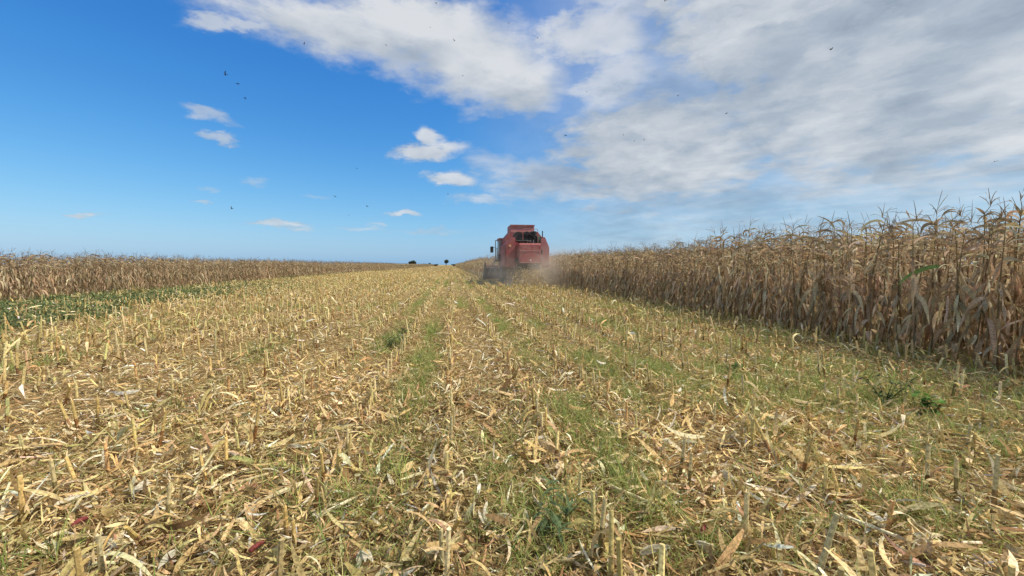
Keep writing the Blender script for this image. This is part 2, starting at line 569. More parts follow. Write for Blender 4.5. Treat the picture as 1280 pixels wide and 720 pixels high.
def corn_parts(seed, H, nleaf, S=8, sides=6, tassel=7, tilt=0.03, broken=False, ear=True, green=False, pale=0.12, wide=1.0, kink=0.0):
    """Vertex arrays of the parts of one dry corn plant standing at the origin."""
    r = np.random.default_rng(seed)
    global rng
    keep, rng = rng, r
    n = 8 if S > 4 else 3
    zs = np.linspace(-0.05, H, n + 1)
    bx, by = r.normal(0, tilt, 2)
    path = [(bx * z + 0.02 * math.sin(z * 2.3 + seed), by * z + 0.02 * math.cos(z * 1.9 + seed * 2), z) for z in zs]
    if kink:
        ka = r.uniform(0, 6.28)
        kz = [p for p in path if p[2] <= kink][-1]
        path = [p if p[2] <= kink else (kz[0] + (p[2] - kz[2]) * 0.85 * math.sin(ka), kz[1] + (p[2] - kz[2]) * 0.85 * math.cos(ka), kz[2] + (p[2] - kz[2]) * -0.35) for p in path]
    at = lambda z: np.array([np.interp(z, zs, [p[i] for p in path]) for i in range(3)])
    stalk = Geo()
    polytube(stalk, path, [0.0135 * (1 - 0.62 * max(z, 0) / H) for z in zs], (0.33, 0.25, 0.13), sides)
    leaf = Geo()
    zl = np.linspace(0.16, H - 0.06, nleaf) + r.normal(0, 0.03, nleaf)
    base_az = r.uniform(0, 6.28)
    az = base_az + np.pi * (np.arange(nleaf) % 2) + r.normal(0, 0.75, nleaf)
    hi = (zl / H)
    P = np.stack([at(z) for z in zl])
    upper = hi > 0.66
    pitch = np.where(upper, r.uniform(0.6, 1.4, nleaf), r.uniform(0.1, 0.9, nleaf))
    curv = np.where(upper, r.uniform(0.9, 3.2, nleaf), pitch + r.uniform(1.25, 1.65, nleaf))
    ln = np.where(upper, r.uniform(0.26, 0.58, nleaf), r.uniform(0.45, 0.8, nleaf)) * np.where(hi < 0.25, 0.7, 1)
    wd = np.where(upper, r.uniform(0.03, 0.058, nleaf), r.uniform(0.035, 0.07, nleaf)) * wide
    col = pick(LEAFPAL, nleaf, 0.16, [0.3, 0.25, 0.2, pale, 0.25 - pale])
    col[upper] *= np.array([0.98, 0.97, 0.95])
    yw, tw, rl = r.normal(0, 0.9, nleaf), r.normal(0, 2.8, nleaf), r.normal(0, 0.5, nleaf)
    for sel, early in ((~upper, 3.6), (upper, 0.8)):
        ribbons(leaf, P[sel], az[sel], pitch[sel], ln[sel], wd[sel], col[sel], curv[sel], yw[sel] * (1.5 if early < 1 else 1), tw[sel], rl[sel], S, early, PROF)
    # shrivelled top leaves, curling every way
    q = 5 if S > 4 else 2
    zt = r.uniform(H * 0.8, H, q)
    ribbons(leaf, np.stack([at(z) for z in zt]), r.uniform(0, 6.28, q), r.uniform(0.7, 1.4, q), r.uniform(0.2, 0.42, q), r.uniform(0.025, 0.045, q) * wide,
            pick(LEAFPAL, q, 0.18), r.uniform(0.8, 3.4, q), r.normal(0, 1.4, q), r.normal(0, 3.5, q), r.normal(0, 1, q), S, 0, PROF)
    # sheaths and shredded strips clinging to the stalk
    k = nleaf + 4 if S > 4 else max(2, nleaf // 3)
    zs2 = r.uniform(0.25, H * 0.8, k)
    P2 = np.stack([at(z) for z in zs2]) + r.normal(0, 0.015, (k, 3))
    ribbons(leaf, P2, r.uniform(0, 6.28, k), r.uniform(-1.45, -1.0, k), r.uniform(0.15, 0.5, k), r.uniform(0.02, 0.055, k) * wide,
            pick(LEAFPAL, k, 0.2), 0.2, r.normal(0, 0.5, k), r.normal(0, 2, k), r.uniform(0, 3, k), max(2, S // 2), 0, [0.7, 1, 0.9, 0.3])
    if green:
        ribbons(leaf, at(1.5)[None] + np.array([-0.12, 0.0, 0]), [-0.75], [0.15], [0.62], [0.075], [(0.20, 0.30, 0.09)], 1.1, 0.1, 0.4, 0.9, S, 1.0, PROF)
    parts = {'stalk': stalk, 'foliage': leaf}
    if tassel:
        tg = Geo()
        top = at(H) + np.array([r.normal(0, 0.03), r.normal(0, 0.03), r.uniform(0.02, 0.14)])
        polytube(tg, [at(H), top, top + np.array([0, 0, 0.06])], [0.005, 0.004, 0.003], (0.36, 0.27, 0.15), 4)
        m = tassel
        pt = r.uniform(0.5, 1.4, m)
        pt[0] = 1.45
        ribbons(tg, np.repeat(top[None], m, 0) + np.stack([np.zeros(m), np.zeros(m), r.uniform(-0.02, 0.06, m)], 1),
                r.uniform(0, 6.28, m), pt, r.uniform(0.16, 0.30, m) * np.where(np.arange(m) == 0, 1.35, 1), 0.009 if S > 4 else 0.013,
                pick([(0.33, 0.24, 0.15), (0.26, 0.18, 0.11)], m), r.uniform(0.3, 1.4, m) * np.where(np.arange(m) == 0, 0.3, 1), 0, 1.5, 0, 4 if S > 4 else 2, 0,
                [1, 1, 0.9, 0.5])
        if broken:
            for q in range(3):
                ribbons(tg, [top + np.array([0, 0, -0.02 * q])], [base_az + q], [1.2], [0.34], [0.03], [(0.3, 0.22, 0.13)], 2.6, 0.4, 2, 0, 8, 0, PROF)
        parts['tassel'] = tg
    if ear:
        eg = Geo()
        z0 = r.uniform(0.85, 1.1)
        a = r.uniform(0, 6.28)
        d = np.array([math.sin(a), math.cos(a), 0])
        p0 = at(z0) + d * 0.02
        down = np.array([d[0] * 0.45, d[1] * 0.45, -0.9])
        pts = [p0 + down * t for t in (0, 0.05, 0.12, 0.19, 0.24)]
        polytube(eg, pts, [0.010, 0.026, 0.030, 0.022, 0.006], (0.5, 0.41, 0.27), 8 if S > 4 else 6)
        ribbons(eg, np.repeat((p0 + down * 0.02)[None], 3, 0) + r.normal(0, 0.012, (3, 3)), a + np.array([-1, 0, 1.0]), [-0.9] * 3, [0.25] * 3, [0.045] * 3,
                pick([(0.5, 0.41, 0.28)], 3), 0.4, 0, 0.5, 0, 3, 0, [0.6, 1, 0.9, 0.3])
        parts['ear'] = eg
    rng = keep
    return parts


def merged(parts):
    g = Geo()
    for p in parts.values():
        v, f, c = p.arrays()
        g.add(v, f, c)
    return g.arrays()


KINDS = [   # seed, height, leaves, options, words for the label
    (1, 2.10, 15, dict(), 'upright dry corn plant with hanging leaves and spread tassel'),
    (2, 2.18, 16, dict(tassel=9), 'tall dry corn plant with a dense tassel and drooping tan leaves'),
    (3, 2.02, 14, dict(tilt=0.07), 'leaning dry corn plant with shredded brown leaves'),
    (4, 2.12, 15, dict(ear=False), 'earless dry corn plant with curled upper leaves'),
    (5, 2.05, 15, dict(broken=True), 'dry corn plant with its top leaves folded over the tassel'),
    (6, 2.22, 15, dict(pale=0.24), 'tall dry corn plant with several pale straw leaves'),
    (7, 1.95, 12, dict(tassel=5), 'shorter dry corn plant with a thin tassel'),
    (8, 2.12, 15, dict(wide=1.25), 'dry corn plant thick with broad papery leaves'),
    (9, 2.08, 10, dict(tilt=0.06, tassel=6), 'sparse leaning dry corn plant with few leaves'),
    (10, 2.16, 14, dict(broken=True, tassel=8), 'dry corn plant with bent twisted crown and many tassel branches'),
    (11, 2.10, 12, dict(kink=1.35, wide=1.1), 'snapped dry corn plant with its upper half hanging over'),
    (12, 2.24, 16, dict(tassel=8, pale=0.2, wide=0.9), 'bushy dry corn plant with many narrow crumpled leaves'),
]

KEEP_OUT = []

def corn_positions(x0, dirx, rows, y0, y1, step):
    out = []
    for r in range(rows):
        ys = np.arange(y0, y1, step) + rng.uniform(0, step)
        ys = ys + rng.normal(0, 0.03, len(ys))
        xs = x0 + dirx * ROW * r + rng.normal(0, 0.05, len(ys))
        out.append(np.stack([xs, ys, np.full(len(ys), r)], 1))
    return np.concatenate(out)


def build_corn():
    pr = corn_positions(EDGE_R, 1, 11, 2.5, Y_AHEAD, 0.165)
    yaw_edge = YAW + math.atan(640 / F_PX)
    azs = np.arctan2(pr[:, 0], pr[:, 1])
    d = np.hypot(pr[:, 0], pr[:, 1])
    vis = np.array([1, 0.55, 0.3, 0.15, 0.08, 0.05, 0.03, 0.02, 0.02, 0.02, 0.02])[pr[:, 2].astype(int)]
    score = vis / d ** 2 * (azs < yaw_edge - 0.005)
    order = np.argsort(-score)
    ind, rest = pr[order[:300]], pr[order[300:]]

    protos = []
    for seed, H, nl, kw, words in KINDS:
        parts = corn_parts(seed, H, nl, **kw)
        protos.append({k: g.mesh('corn_' + k, M_CORN) for k, g in parts.items()})
    green = corn_parts(77, 2.08, 12, green=True)
    gm = {k: g.mesh('corn_' + k, M_CORN) for k, g in green.items()}

    def place(meshes, x, y, rz, s, lean, label):
        root = empty('corn_plant', (x, y, 0), rz)
        root.rotation_euler = (lean[0], lean[1], rz)
        root.scale = (s, s, s)
        tag(root, label, 'corn plant', 'dry corn plants at the edge of the standing field')
        for k, me in meshes.items():
            link(k, me, root)

    rr = np.random.default_rng(5)
    best = np.argmin(np.abs(ind[:, 0] - EDGE_R) + np.abs(ind[:, 1] - 5.75))
    for i, (x, y, r) in enumerate(ind):
        q = rr.integers(len(KINDS))
        far = 'nearest' if y < 8 else ('near' if y < 14 else ('farther' if y < 23 else 'towards harvester'))
        if i == best:
            place(gm, x, y, 0, 1.05, (0, 0), 'dry corn plant with a single still green leaf at chest height')
            continue
        place(protos[q], x, y, rr.uniform(0, 6.28), rr.normal(0.99 + 0.07 * max(0.0, min(1.0, (15 - y) / 8)), 0.06), rr.normal(0, 0.035, 2),
              f'{KINDS[q][4]}, {["outermost", "second", "third", "inner"][min(int(r), 3)]} row, {far}')

    def fill(g, pos, lods, hs, hsd=0.06):
        k = rng.integers(len(lods), size=len(pos))
        for q, lod in enumerate(lods):
            s = pos[k == q]
            if not len(s): continue
            n = len(s)
            p3 = np.stack([s[:, 0], s[:, 1], np.zeros(n)], 1)
            scatter_copies(g, lod, p3, rng.uniform(0, 6.28, n), rng.normal(hs, hsd, n), rng.normal(1, 0.15, n).clip(0.6, 1.4), rng.normal(0, 0.03, (n, 2)))

    mid = [merged(corn_parts(100 + q, 2.1 + 0.04 * (q % 4 - 1.5), 11, S=5, sides=4, tassel=6, ear=q % 2 == 0, wide=1.15)) for q in range(8)]
    low = [merged(corn_parts(200 + q, 2.1, 8, S=3, sides=4, tassel=5, ear=False, wide=1.5)) for q in range(6)]
    tiny = [merged(corn_parts(300 + q, 2.1, 6, S=2, sides=4, tassel=4, ear=False, wide=2.4)) for q in range(4)]

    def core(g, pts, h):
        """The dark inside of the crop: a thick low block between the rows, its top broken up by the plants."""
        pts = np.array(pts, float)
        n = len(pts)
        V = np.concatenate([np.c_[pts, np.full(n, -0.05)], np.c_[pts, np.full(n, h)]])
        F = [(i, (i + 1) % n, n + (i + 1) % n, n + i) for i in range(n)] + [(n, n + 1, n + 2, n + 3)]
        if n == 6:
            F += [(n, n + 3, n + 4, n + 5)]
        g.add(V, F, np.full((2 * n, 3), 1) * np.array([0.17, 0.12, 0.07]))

    g = Geo()
    fill(g, rest, mid, 1.0)
    fill(g, corn_positions(EDGE_AHEAD, 1, 9, Y_AHEAD, 110, 0.24), low, 1.0)
    fill(g, corn_positions(EDGE_R + 3 * ROW, 1, 4, Y_AHEAD, 110, 0.4), low, 1.0)
    fill(g, corn_positions(EDGE_AHEAD, 1, 5, 110, 520, 0.5), tiny, 1.0)
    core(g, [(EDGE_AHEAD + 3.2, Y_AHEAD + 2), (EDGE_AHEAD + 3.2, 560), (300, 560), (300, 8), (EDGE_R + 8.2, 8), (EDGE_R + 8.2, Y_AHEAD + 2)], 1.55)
    o = g.build('standing_corn', M_CORN)
    tag(o, 'brown wall of dry standing corn filling the field beside the stubble and ahead of the harvester', 'corn', None, 'stuff')

    g = Geo()
    hs = 0.86
    fill(g, corn_positions(EDGE_L, -1, 7, 12, 60, 0.2), mid, hs)
    fill(g, corn_positions(EDGE_L, -1, 6, 60, 140, 0.26), low, hs)
    fill(g, corn_positions(EDGE_L, -1, 5, 140, 560, 0.5), tiny, hs)
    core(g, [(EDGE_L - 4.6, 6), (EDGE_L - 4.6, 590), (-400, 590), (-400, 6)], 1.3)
    o = g.build('standing_corn', M_CORN)
    tag(o, 'lower strip of dry standing corn across the stubble behind the dark green weeds', 'corn', None, 'stuff')


build_corn()


# ------------------------------------------------------------------ stubble
def in_cut(x, y, pad=0.0):
    right = np.where(y < Y_AHEAD - 1, EDGE_R - 0.25, EDGE_AHEAD - 0.3) - pad
    return (x < right) & (x > EDGE_L + 0.3 + pad)


STUBPAL = [(0.66, 0.50, 0.22), (0.75, 0.61, 0.32), (0.56, 0.40, 0.16), (0.62, 0.52, 0.22)]
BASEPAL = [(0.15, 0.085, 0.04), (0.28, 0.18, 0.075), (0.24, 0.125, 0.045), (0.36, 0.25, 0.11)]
LITPAL = [(0.58, 0.41, 0.185), (0.69, 0.53, 0.265), (0.77, 0.65, 0.40), (0.38, 0.24, 0.105), (0.52, 0.44, 0.18), (0.48, 0.29, 0.16), (0.82, 0.77, 0.62)]
LITW = [0.33, 0.25, 0.09, 0.14, 0.13, 0.02, 0.04]


def build_stubble():
    global rng
    rows = np.arange(-20, 10)
    P = []
    for k in rows:
        ys = np.arange(0.8, 95, 0.19)
        ys = ys + rng.uniform(-0.08, 0.08, len(ys))
        xs = -0.03 + ROW * k + rng.normal(0, 0.022, len(ys))
        P.append(np.stack([xs, ys, np.full(len(ys), k)], 1))
    P = np.concatenate(P)
    P = P[in_cut(P[:, 0], P[:, 1])]
    P = P[rng.random(len(P)) < 0.88]
    # where the weeds took over on the far left there is little stubble
    P = P[~((P[:, 0] < -13) & (P[:, 1] < 30) & (rng.random(len(P)) < 0.6))]
    d = np.hypot(P[:, 0], P[:, 1])
    a = np.arctan2(P[:, 0], P[:, 1]) - YAW
    half = math.atan(640 / F_PX)
    vis = (np.abs(a) < half - 0.02) & (P[:, 1] * math.cos(YAW) + P[:, 0] * math.sin(YAW) > 2.02)
    key = np.where(vis, d, 1e6)
    order = np.argsort(key)
    ind, rest = P[order[:300]], P[order[300:]]

    kinds = ['clean straw yellow corn stub', 'corn stub with torn papery sheath', 'corn stub with dark brown base',
             'corn stub with long drooping leaves', 'short frayed corn stub', 'leaning corn stub']
    protos = []
    for q in range(18):
        kd = q % 6
        r = np.random.default_rng(900 + q)
        keep, rng = rng, r
        h = [0.30, 0.27, 0.28, 0.33, 0.15, 0.29][kd] * r.uniform(0.85, 1.15)
        tilt = r.normal(0, 0.07, 2) if kd != 5 else np.array([r.uniform(0.5, 0.8), r.normal(0, 0.2)])
        g = Geo()
        dv = np.array([[tilt[0], tilt[1], 1.0]])
        c1 = pick(STUBPAL, 1)
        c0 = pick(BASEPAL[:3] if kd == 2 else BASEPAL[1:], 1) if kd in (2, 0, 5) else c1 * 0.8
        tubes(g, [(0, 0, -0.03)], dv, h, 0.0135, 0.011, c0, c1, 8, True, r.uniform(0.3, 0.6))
        dn = dv[0] / np.linalg.norm(dv[0])
        top = np.array([0, 0, -0.03]) + dn * h
        # splintered rim
        m = 5
        ribbons(g, top + r.normal(0, 0.006, (m, 3)), r.uniform(0, 6.28, m), r.uniform(0.9, 1.5, m), r.uniform(0.01, 0.05, m), 0.009, pick(STUBPAL[:2], m) * 1.15, 0.2, 0, 0, 0, 2, 0, [1, 0.7, 0.2])
        parts = {'stem': (g, M_STUB)}
        n = [0, 2, 1, 6, 3, 1][kd] + (1 if r.random() < 0.3 else 0)
        for j in range(n):           # every torn leaf a part of its own
            s = Geo()
            P0 = (np.array([0, 0, -0.03]) + dn * h * r.uniform(0.25, 0.95))[None]
            if kd == 3:
                ribbons(s, P0, r.uniform(0, 6.28, 1), r.uniform(0.3, 1.0, 1), r.uniform(0.2, 0.38, 1), r.uniform(0.02, 0.05, 1), pick(LITPAL, 1, 0.15, LITW), r.uniform(1.6, 2.3, 1), r.normal(0, 0.4, 1), r.normal(0, 1, 1), 0, 6, 2.0, PROF)
            else:
                ribbons(s, P0, r.uniform(0, 6.28, 1), r.uniform(0.6, 1.3, 1), r.uniform(0.08, 0.2, 1), r.uniform(0.015, 0.035, 1), pick(LITPAL, 1, 0.15, LITW), r.uniform(0.6, 2.2, 1), r.normal(0, 0.4, 1), r.normal(0, 1, 1), 0, 5, 1.0, [0.8, 1, 0.9, 0.7, 0.3])
            parts[('leaf_sheath', j)] = (s, M_LEAF)
        rng = keep
        protos.append([(k if isinstance(k, str) else k[0], g.mesh('stub_part', m, False)) for k, (g, m) in parts.items()])
    rr = np.random.default_rng(6)
    wts = np.array([0.26, 0.22, 0.17, 0.12, 0.12, 0.11])
    for x, y, k in ind:
        kd = rr.choice(6, p=wts)
        q = kd + 6 * rr.integers(3)
        root = empty('corn_stub', (x, y, 0), rr.uniform(0, 6.28))
        s = rr.normal(1, 0.14)
        root.scale = (s ** 0.5, s ** 0.5, s)
        dist = math.hypot(x, y)
        where = ('closest' if dist < 3.2 else 'a few steps off' if dist < 5 else 'farther off')
        row = 'in the middle row' if abs(k) < 1 else ('rowed towards tall corn' if k > 0 else 'rowed towards weedy strip')
        tag(root, f'{kinds[kd]} {row}, {where}', 'corn stub', 'cut corn stubs nearest the camera')
        for nm, me in protos[q]:
            link(nm, me, root)

    g = Geo()
    n = len(rest)
    dd = np.hypot(rest[:, 0], rest[:, 1])
    p3 = np.c_[rest[:, :2], np.full(n, -0.03)]
    lean = np.where(rng.random(n) < 0.16, 3.0, 1.0)[:, None] * rng.normal(0, 0.13, (n, 2))
    D = np.c_[lean, np.ones(n)]
    h = rng.normal(0.31, 0.07, n).clip(0.09, 0.46)
    c1 = pick(STUBPAL, n)
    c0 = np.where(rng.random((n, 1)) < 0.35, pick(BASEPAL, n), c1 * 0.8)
    fat = 1.1 + dd / 45
    nearm = dd < 14
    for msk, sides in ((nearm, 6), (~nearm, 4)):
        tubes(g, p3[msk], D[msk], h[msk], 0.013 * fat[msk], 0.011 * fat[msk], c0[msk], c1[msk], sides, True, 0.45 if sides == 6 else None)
    # torn sheaths on them
    for rep in range(4):
        m = rng.random(n) < 0.55
        mm = m.sum()
        z = rng.uniform(0.3, 0.95, mm)
        Dn = D[m] / np.linalg.norm(D[m], axis=1)[:, None]
        ribbons(g, p3[m] + Dn * (h[m] * z)[:, None], rng.uniform(0, 6.28, mm), rng.uniform(0.2, 1.4, mm), rng.uniform(0.10, 0.36, mm),
                rng.uniform(0.012, 0.035, mm) * fat[m], pick(LITPAL, mm, 0.18, LITW), rng.uniform(0.6, 2.4, mm), rng.normal(0, 0.4, mm), rng.normal(0, 1, mm), 0, 3, 1.5)
    o = g.build('corn_stubble', M_STUB, None, False)
    tag(o, 'rows of cut corn stubble running away across the field', 'stubble', None, 'stuff')


build_stubble()


# ------------------------------------------------------------------ litter, grass, weeds
AZ0, AZ1 = R(-56), R(76)

def sector(n, r0, r1):
    r = np.sqrt(rng.random(n) * (r1 * r1 - r0 * r0) + r0 * r0)
    a = rng.uniform(AZ0, AZ1, n)
    return r * np.sin(a), r * np.cos(a), r


def greenness(x, y):
    n = vnoise(x, y, 1.1, 1) * 0.5 + vnoise(x, y, 3.2, 2) * 0.5
    g = np.clip((n - 0.50) * 3.4, 0.06, 1)
    # weedy strip on the far left, grassy right side
    strip = np.clip((-10.2 - x + (vnoise(x, y, 1.6, 5) - 0.4) * 5) / 3.0, 0, 1) * np.clip((46 - y) / 26, 0, 1) * (0.6 + 0.4 * vnoise(x, y, 0.9, 6))
    edge = np.clip((-16.2 - x + vnoise(x, y, 1.5, 7)) / 1.5, 0, 1) * (0.5 + 0.5 * vnoise(x, y, 2.5, 9))
    right = np.clip((x - 1.2) / 2.0, 0, 1) * 0.36
    g = np.maximum(g * (0.45 + 0.4 * (x > 1)), right * np.clip(n * 3.4 - 1.0, 0, 1.6))
    g = np.clip(g * (0.15 + 1.35 * np.sin(np.pi * (x + 0.03) / ROW) ** 2), 0, 1)
    lane = np.floor((x + 0.03) / ROW)
    streak = np.clip((vnoise(lane * 3.7, y * 0.12 + lane * 1.9, 1.0, 14) - 0.47) * 3.2, 0, 0.8) * (0.3 + vnoise(x, y, 1.4, 15)) * (np.sin(np.pi * (x + 0.03) / ROW) ** 2)
    g = np.maximum(g, streak)
    redge = np.clip((x - 7.4) / 0.8, 0, 1) * 0.6
    for cx, cy, rx, ry, s in CLUMPS:
        g = np.maximum(g, s * np.exp(-((x - cx) / rx) ** 2 - ((y - cy) / ry) ** 2))
    return np.clip(np.maximum(np.maximum(g, redge), np.maximum(strip * 0.9, edge * 0.7)), 0, 1), np.maximum(strip, edge)


CLUMPS = []
for px, py, rx, ry, s in [(490, 428, 0.35, 1.3, 1.0), (690, 650, 0.28, 0.30, 1.0), (1100, 505, 0.9, 0.5, 1.0), (1000, 500, 1.0, 0.7, 0.8),
                          (430, 640, 0.3, 0.3, 0.7), (900, 690, 0.4, 0.25, 0.7), (1130, 640, 0.6, 0.4, 0.6), (560, 560, 0.3, 0.4, 0.5),
                          (330, 440, 0.5, 1.2, 0.5), (760, 405, 0.6, 3.0, 0.7), (700, 440, 0.4, 1.5, 0.5)]:
    CLUMPS.append((*ground_at(px, py), rx, ry, s))


def build_litter():
    g = Geo()
    def layer(n, r0, r1, lmin, lmax, wmin, wmax, S, zmax, lift, pal=LITPAL, w=LITW):
        x, y, r = sector(n, r0, r1)
        gr, strip = greenness(x, y)
        patch = vnoise(x, y, 0.8, 8)
        keep = in_cut(x, y, -0.3) & (rng.random(n) > strip * 0.65) & (rng.random(n) < 0.55 + 0.6 * patch) & (rng.random(n) > np.clip((r - 3) / 5, 0, 1) * 0.5 * np.sin(np.pi * (x + 0.03) / ROW) ** 4)
        x, y = x[keep], y[keep]
        m = len(x)
        z = np.abs(rng.normal(0, 1, m)) * zmax * 0.5
        ln = lmin * (lmax / lmin) ** rng.random(m)
        wd = np.minimum(rng.uniform(wmin, wmax, m), ln * 0.4)
        pit = rng.normal(0.0, lift, m)
        col = pick(pal, m, 0.2, w)
        # patches of damper, browner trash and of fresh pale trash
        t = vnoise(x, y, 1.7, 12)
        col *= (0.82 + 0.36 * t)[:, None]
        z0 = z + np.maximum(0, -np.sin(pit)) * ln
        ribbons(g, np.stack([x, y, z0], 1), rng.uniform(0, 6.28, m), pit, ln, wd, col, rng.normal(0.25, 0.6, m) * (1.2 if S > 3 else 1), rng.normal(0, 0.5, m),
                rng.normal(0, 1.3, m), rng.normal(0, 0.6, m), S, 0, [0.35, 1, 0.95, 0.7, 0.15] if S > 3 else [0.35, 1, 0.9, 0.25])
    layer(88000, 1.2, 6.5, 0.015, 0.09, 0.003, 0.009, 2, 0.04, 0.3)
    layer(36000, 1.2, 6.5, 0.05, 0.2, 0.006, 0.02, 4, 0.06, 0.32)
    layer(4200, 1.2, 6.5, 0.10, 0.26, 0.016, 0.036, 6, 0.07, 0.28, LITPAL, [0.32, 0.32, 0.18, 0.06, 0.06, 0.02, 0.04])
    layer(1800, 1.2, 7, 0.14, 0.42, 0.02, 0.05, 8, 0.06, 0.22, LITPAL, [0.42, 0.27, 0.12, 0.09, 0.06, 0.02, 0.02])
    layer(135000, 6.5, 15, 0.03, 0.13, 0.005, 0.015, 2, 0.05, 0.3)
    layer(18000, 6.5, 15, 0.10, 0.28, 0.012, 0.03, 4, 0.06, 0.3)
    layer(135000, 15, 34, 0.06, 0.2, 0.012, 0.032, 2, 0.06, 0.35)
    layer(78000, 34, 80, 0.10, 0.32, 0.03, 0.07, 2, 0.07, 0.35)
    # the far end of the cut strip
    n = 60000
    y = 75 + 330 * rng.random(n) ** 1.5
    x = rng.uniform(EDGE_L + 0.5, EDGE_AHEAD - 0.3, n)
    x = np.where(rng.random(n) < 0.6, np.round((x + 0.03) / ROW) * ROW - 0.03 + rng.normal(0, 0.05, n), x)
    ribbons(g, np.stack([x, y, np.zeros(n)], 1), rng.uniform(0, 6.28, n), rng.uniform(0.2, 1.5, n), rng.uniform(0.15, 0.38, n), 0.05 + y / 1600, pick(LITPAL, n, 0.2, LITW), rng.uniform(0, 1.5, n), 0, rng.normal(0, 1, n), 0, 2, 0)
    # torn leaves caught upright along the rows of stubs
    for n, r0, r1, l0, l1, wd, S in ((2600, 1.5, 7, 0.06, 0.22, 0.013, 5), (11000, 7, 18, 0.07, 0.24, 0.018, 3), (26000, 18, 45, 0.1, 0.32, 0.03, 2), (26000, 45, 90, 0.12, 0.34, 0.06, 2)):
        x, y, r = sector(n, r0, r1)
        gr, strip = greenness(x, y)
        x = np.round((x + 0.03) / ROW) * ROW - 0.03 + rng.normal(0, 0.07, n)
        k = in_cut(x, y) & (rng.random(n) > strip * 0.6) & (rng.random(n) < 0.35 + 0.9 * vnoise(x, y, 1.5, 17))
        x, y = x[k], y[k]
        m = len(x)
        ribbons(g, np.stack([x, y, rng.uniform(0, 0.16, m)], 1), rng.uniform(0, 6.28, m), rng.uniform(0.2, 1.4, m), rng.uniform(l0, l1, m), rng.uniform(0.6, 1.4, m) * wd,
                pick(LITPAL, m, 0.16, [0.26, 0.34, 0.18, 0.06, 0.12, 0.02, 0.02]), rng.uniform(0.4, 2.2, m), rng.normal(0, 0.6, m), rng.normal(0, 1.2, m), 0, S, 0, [0.4, 1, 0.9, 0.25])
    o = g.build('crop_litter', M_LIT, None, False)
    tag(o, 'chopped dry corn leaves and stalk bits covering the ground between the stubble rows', 'litter', None, 'stuff')

    # short round bits of stalk and white pith
    g = Geo()
    x, y, r = sector(1600, 1.2, 9)
    k = in_cut(x, y)
    x, y = x[k], y[k]
    m = len(x)
    a = rng.uniform(0, 6.28, m)
    D = np.stack([np.cos(a), np.sin(a), rng.normal(0.1, 0.25, m)], 1)
    tubes(g, np.stack([x, y, rng.uniform(0.01, 0.06, m)], 1), D, rng.uniform(0.04, 0.2, m), 0.008, 0.007, pick([(0.55, 0.45, 0.24), (0.70, 0.62, 0.42), (0.38, 0.28, 0.13)], m), None, 6, True)
    o = g.build('stalk_bits', M_STUB, None, False)
    tag(o, 'short snapped pieces of straw coloured corn stalk strewn over the trash', 'stalk bits', None, 'stuff')


def build_grass():
    g = Geo()
    w = Geo()
    GP = [(0.26, 0.34, 0.08), (0.34, 0.40, 0.11), (0.44, 0.45, 0.16), (0.18, 0.25, 0.07), (0.52, 0.48, 0.19)]
    WP = [(0.15, 0.20, 0.08), (0.20, 0.255, 0.10), (0.11, 0.155, 0.066), (0.38, 0.36, 0.15)]
    def layer(n, r0, r1, lmin, lmax, wid, S, tuft):
        x, y, r = sector(n, r0, r1)
        gr, strip = greenness(x, y)
        k = (rng.random(n) < 0.8 * gr ** 1.4) & in_cut(x, y, -0.9)
        x, y, st = x[k], y[k], strip[k]
        x = np.repeat(x, tuft) + rng.normal(0, 0.03, len(x) * tuft)
        y = np.repeat(y, tuft) + rng.normal(0, 0.03, len(y) * tuft)
        st = np.repeat(st, tuft)
        m = len(x)
        ln = rng.uniform(lmin, lmax, m) * (0.6 + 0.8 * vnoise(x, y, 0.9, 21))
        col = pick(GP, m, 0.2, [0.26, 0.28, 0.18, 0.14, 0.14])
        s = rng.random(m) < st * 2.2
        A = lambda q: q
        P = np.stack([x, y, np.zeros(m)], 1)
        for msk, gg, pal in ((~s, g, None), (s, w, WP)):
            q = msk.sum()
            if not q: continue
            c = col[msk] if pal is None else pick(pal, q, 0.2)
            L = ln[msk] * (1.0 if pal is None else 1.3)
            ribbons(gg, P[msk], rng.uniform(0, 6.28, q), rng.uniform(0.7, 1.5, q), L, wid * (1 if pal is None else 2.2) * rng.uniform(0.6, 1.4, q), c,
                    rng.uniform(0.2, 1.8, q), rng.normal(0, 0.3, q), rng.normal(0, 0.6, q), 0, S, 0, [0.8, 1, 0.7, 0.1])
    layer(17000, 1.2, 7, 0.09, 0.32, 0.0048, 4, 8)
    layer(46000, 7, 18, 0.12, 0.34, 0.008, 3, 6)
    layer(120000, 18, 45, 0.12, 0.30, 0.018, 2, 4)
    layer(50000, 45, 90, 0.15, 0.32, 0.045, 2, 3)
    o = g.build('grass', M_GREEN, None, False)
    tag(o, 'tufts of green grass growing up between the stubble rows', 'grass', None, 'stuff')
    # broad weeds of the dark strip
    x, y = rng.uniform(EDGE_L - 0.4, -9.2, 60000), rng.uniform(8, 60, 60000)
    gr, st = greenness(x, y)
    k = rng.random(60000) < st ** 1.1 * 0.75
    x, y = x[k], y[k]
    m = len(x)
    hh = 0.12 + 0.4 * vnoise(x, y, 1.4, 31) ** 1.5
    ribbons(w, np.stack([x, y, rng.random(m) * hh], 1), rng.uniform(0, 6.28, m), rng.normal(0.2, 0.5, m), rng.uniform(0.06, 0.16, m), rng.uniform(0.03, 0.07, m),
            pick(WP, m, 0.22), 0.6, 0, 0, rng.normal(0, 0.5, m), 2, 0)
    o = w.build('weeds', M_GREEN, None, False)
    tag(o, 'dark green weeds in a strip along the foot of the lower standing corn', 'weeds', None, 'stuff')


build_litter()
build_grass()


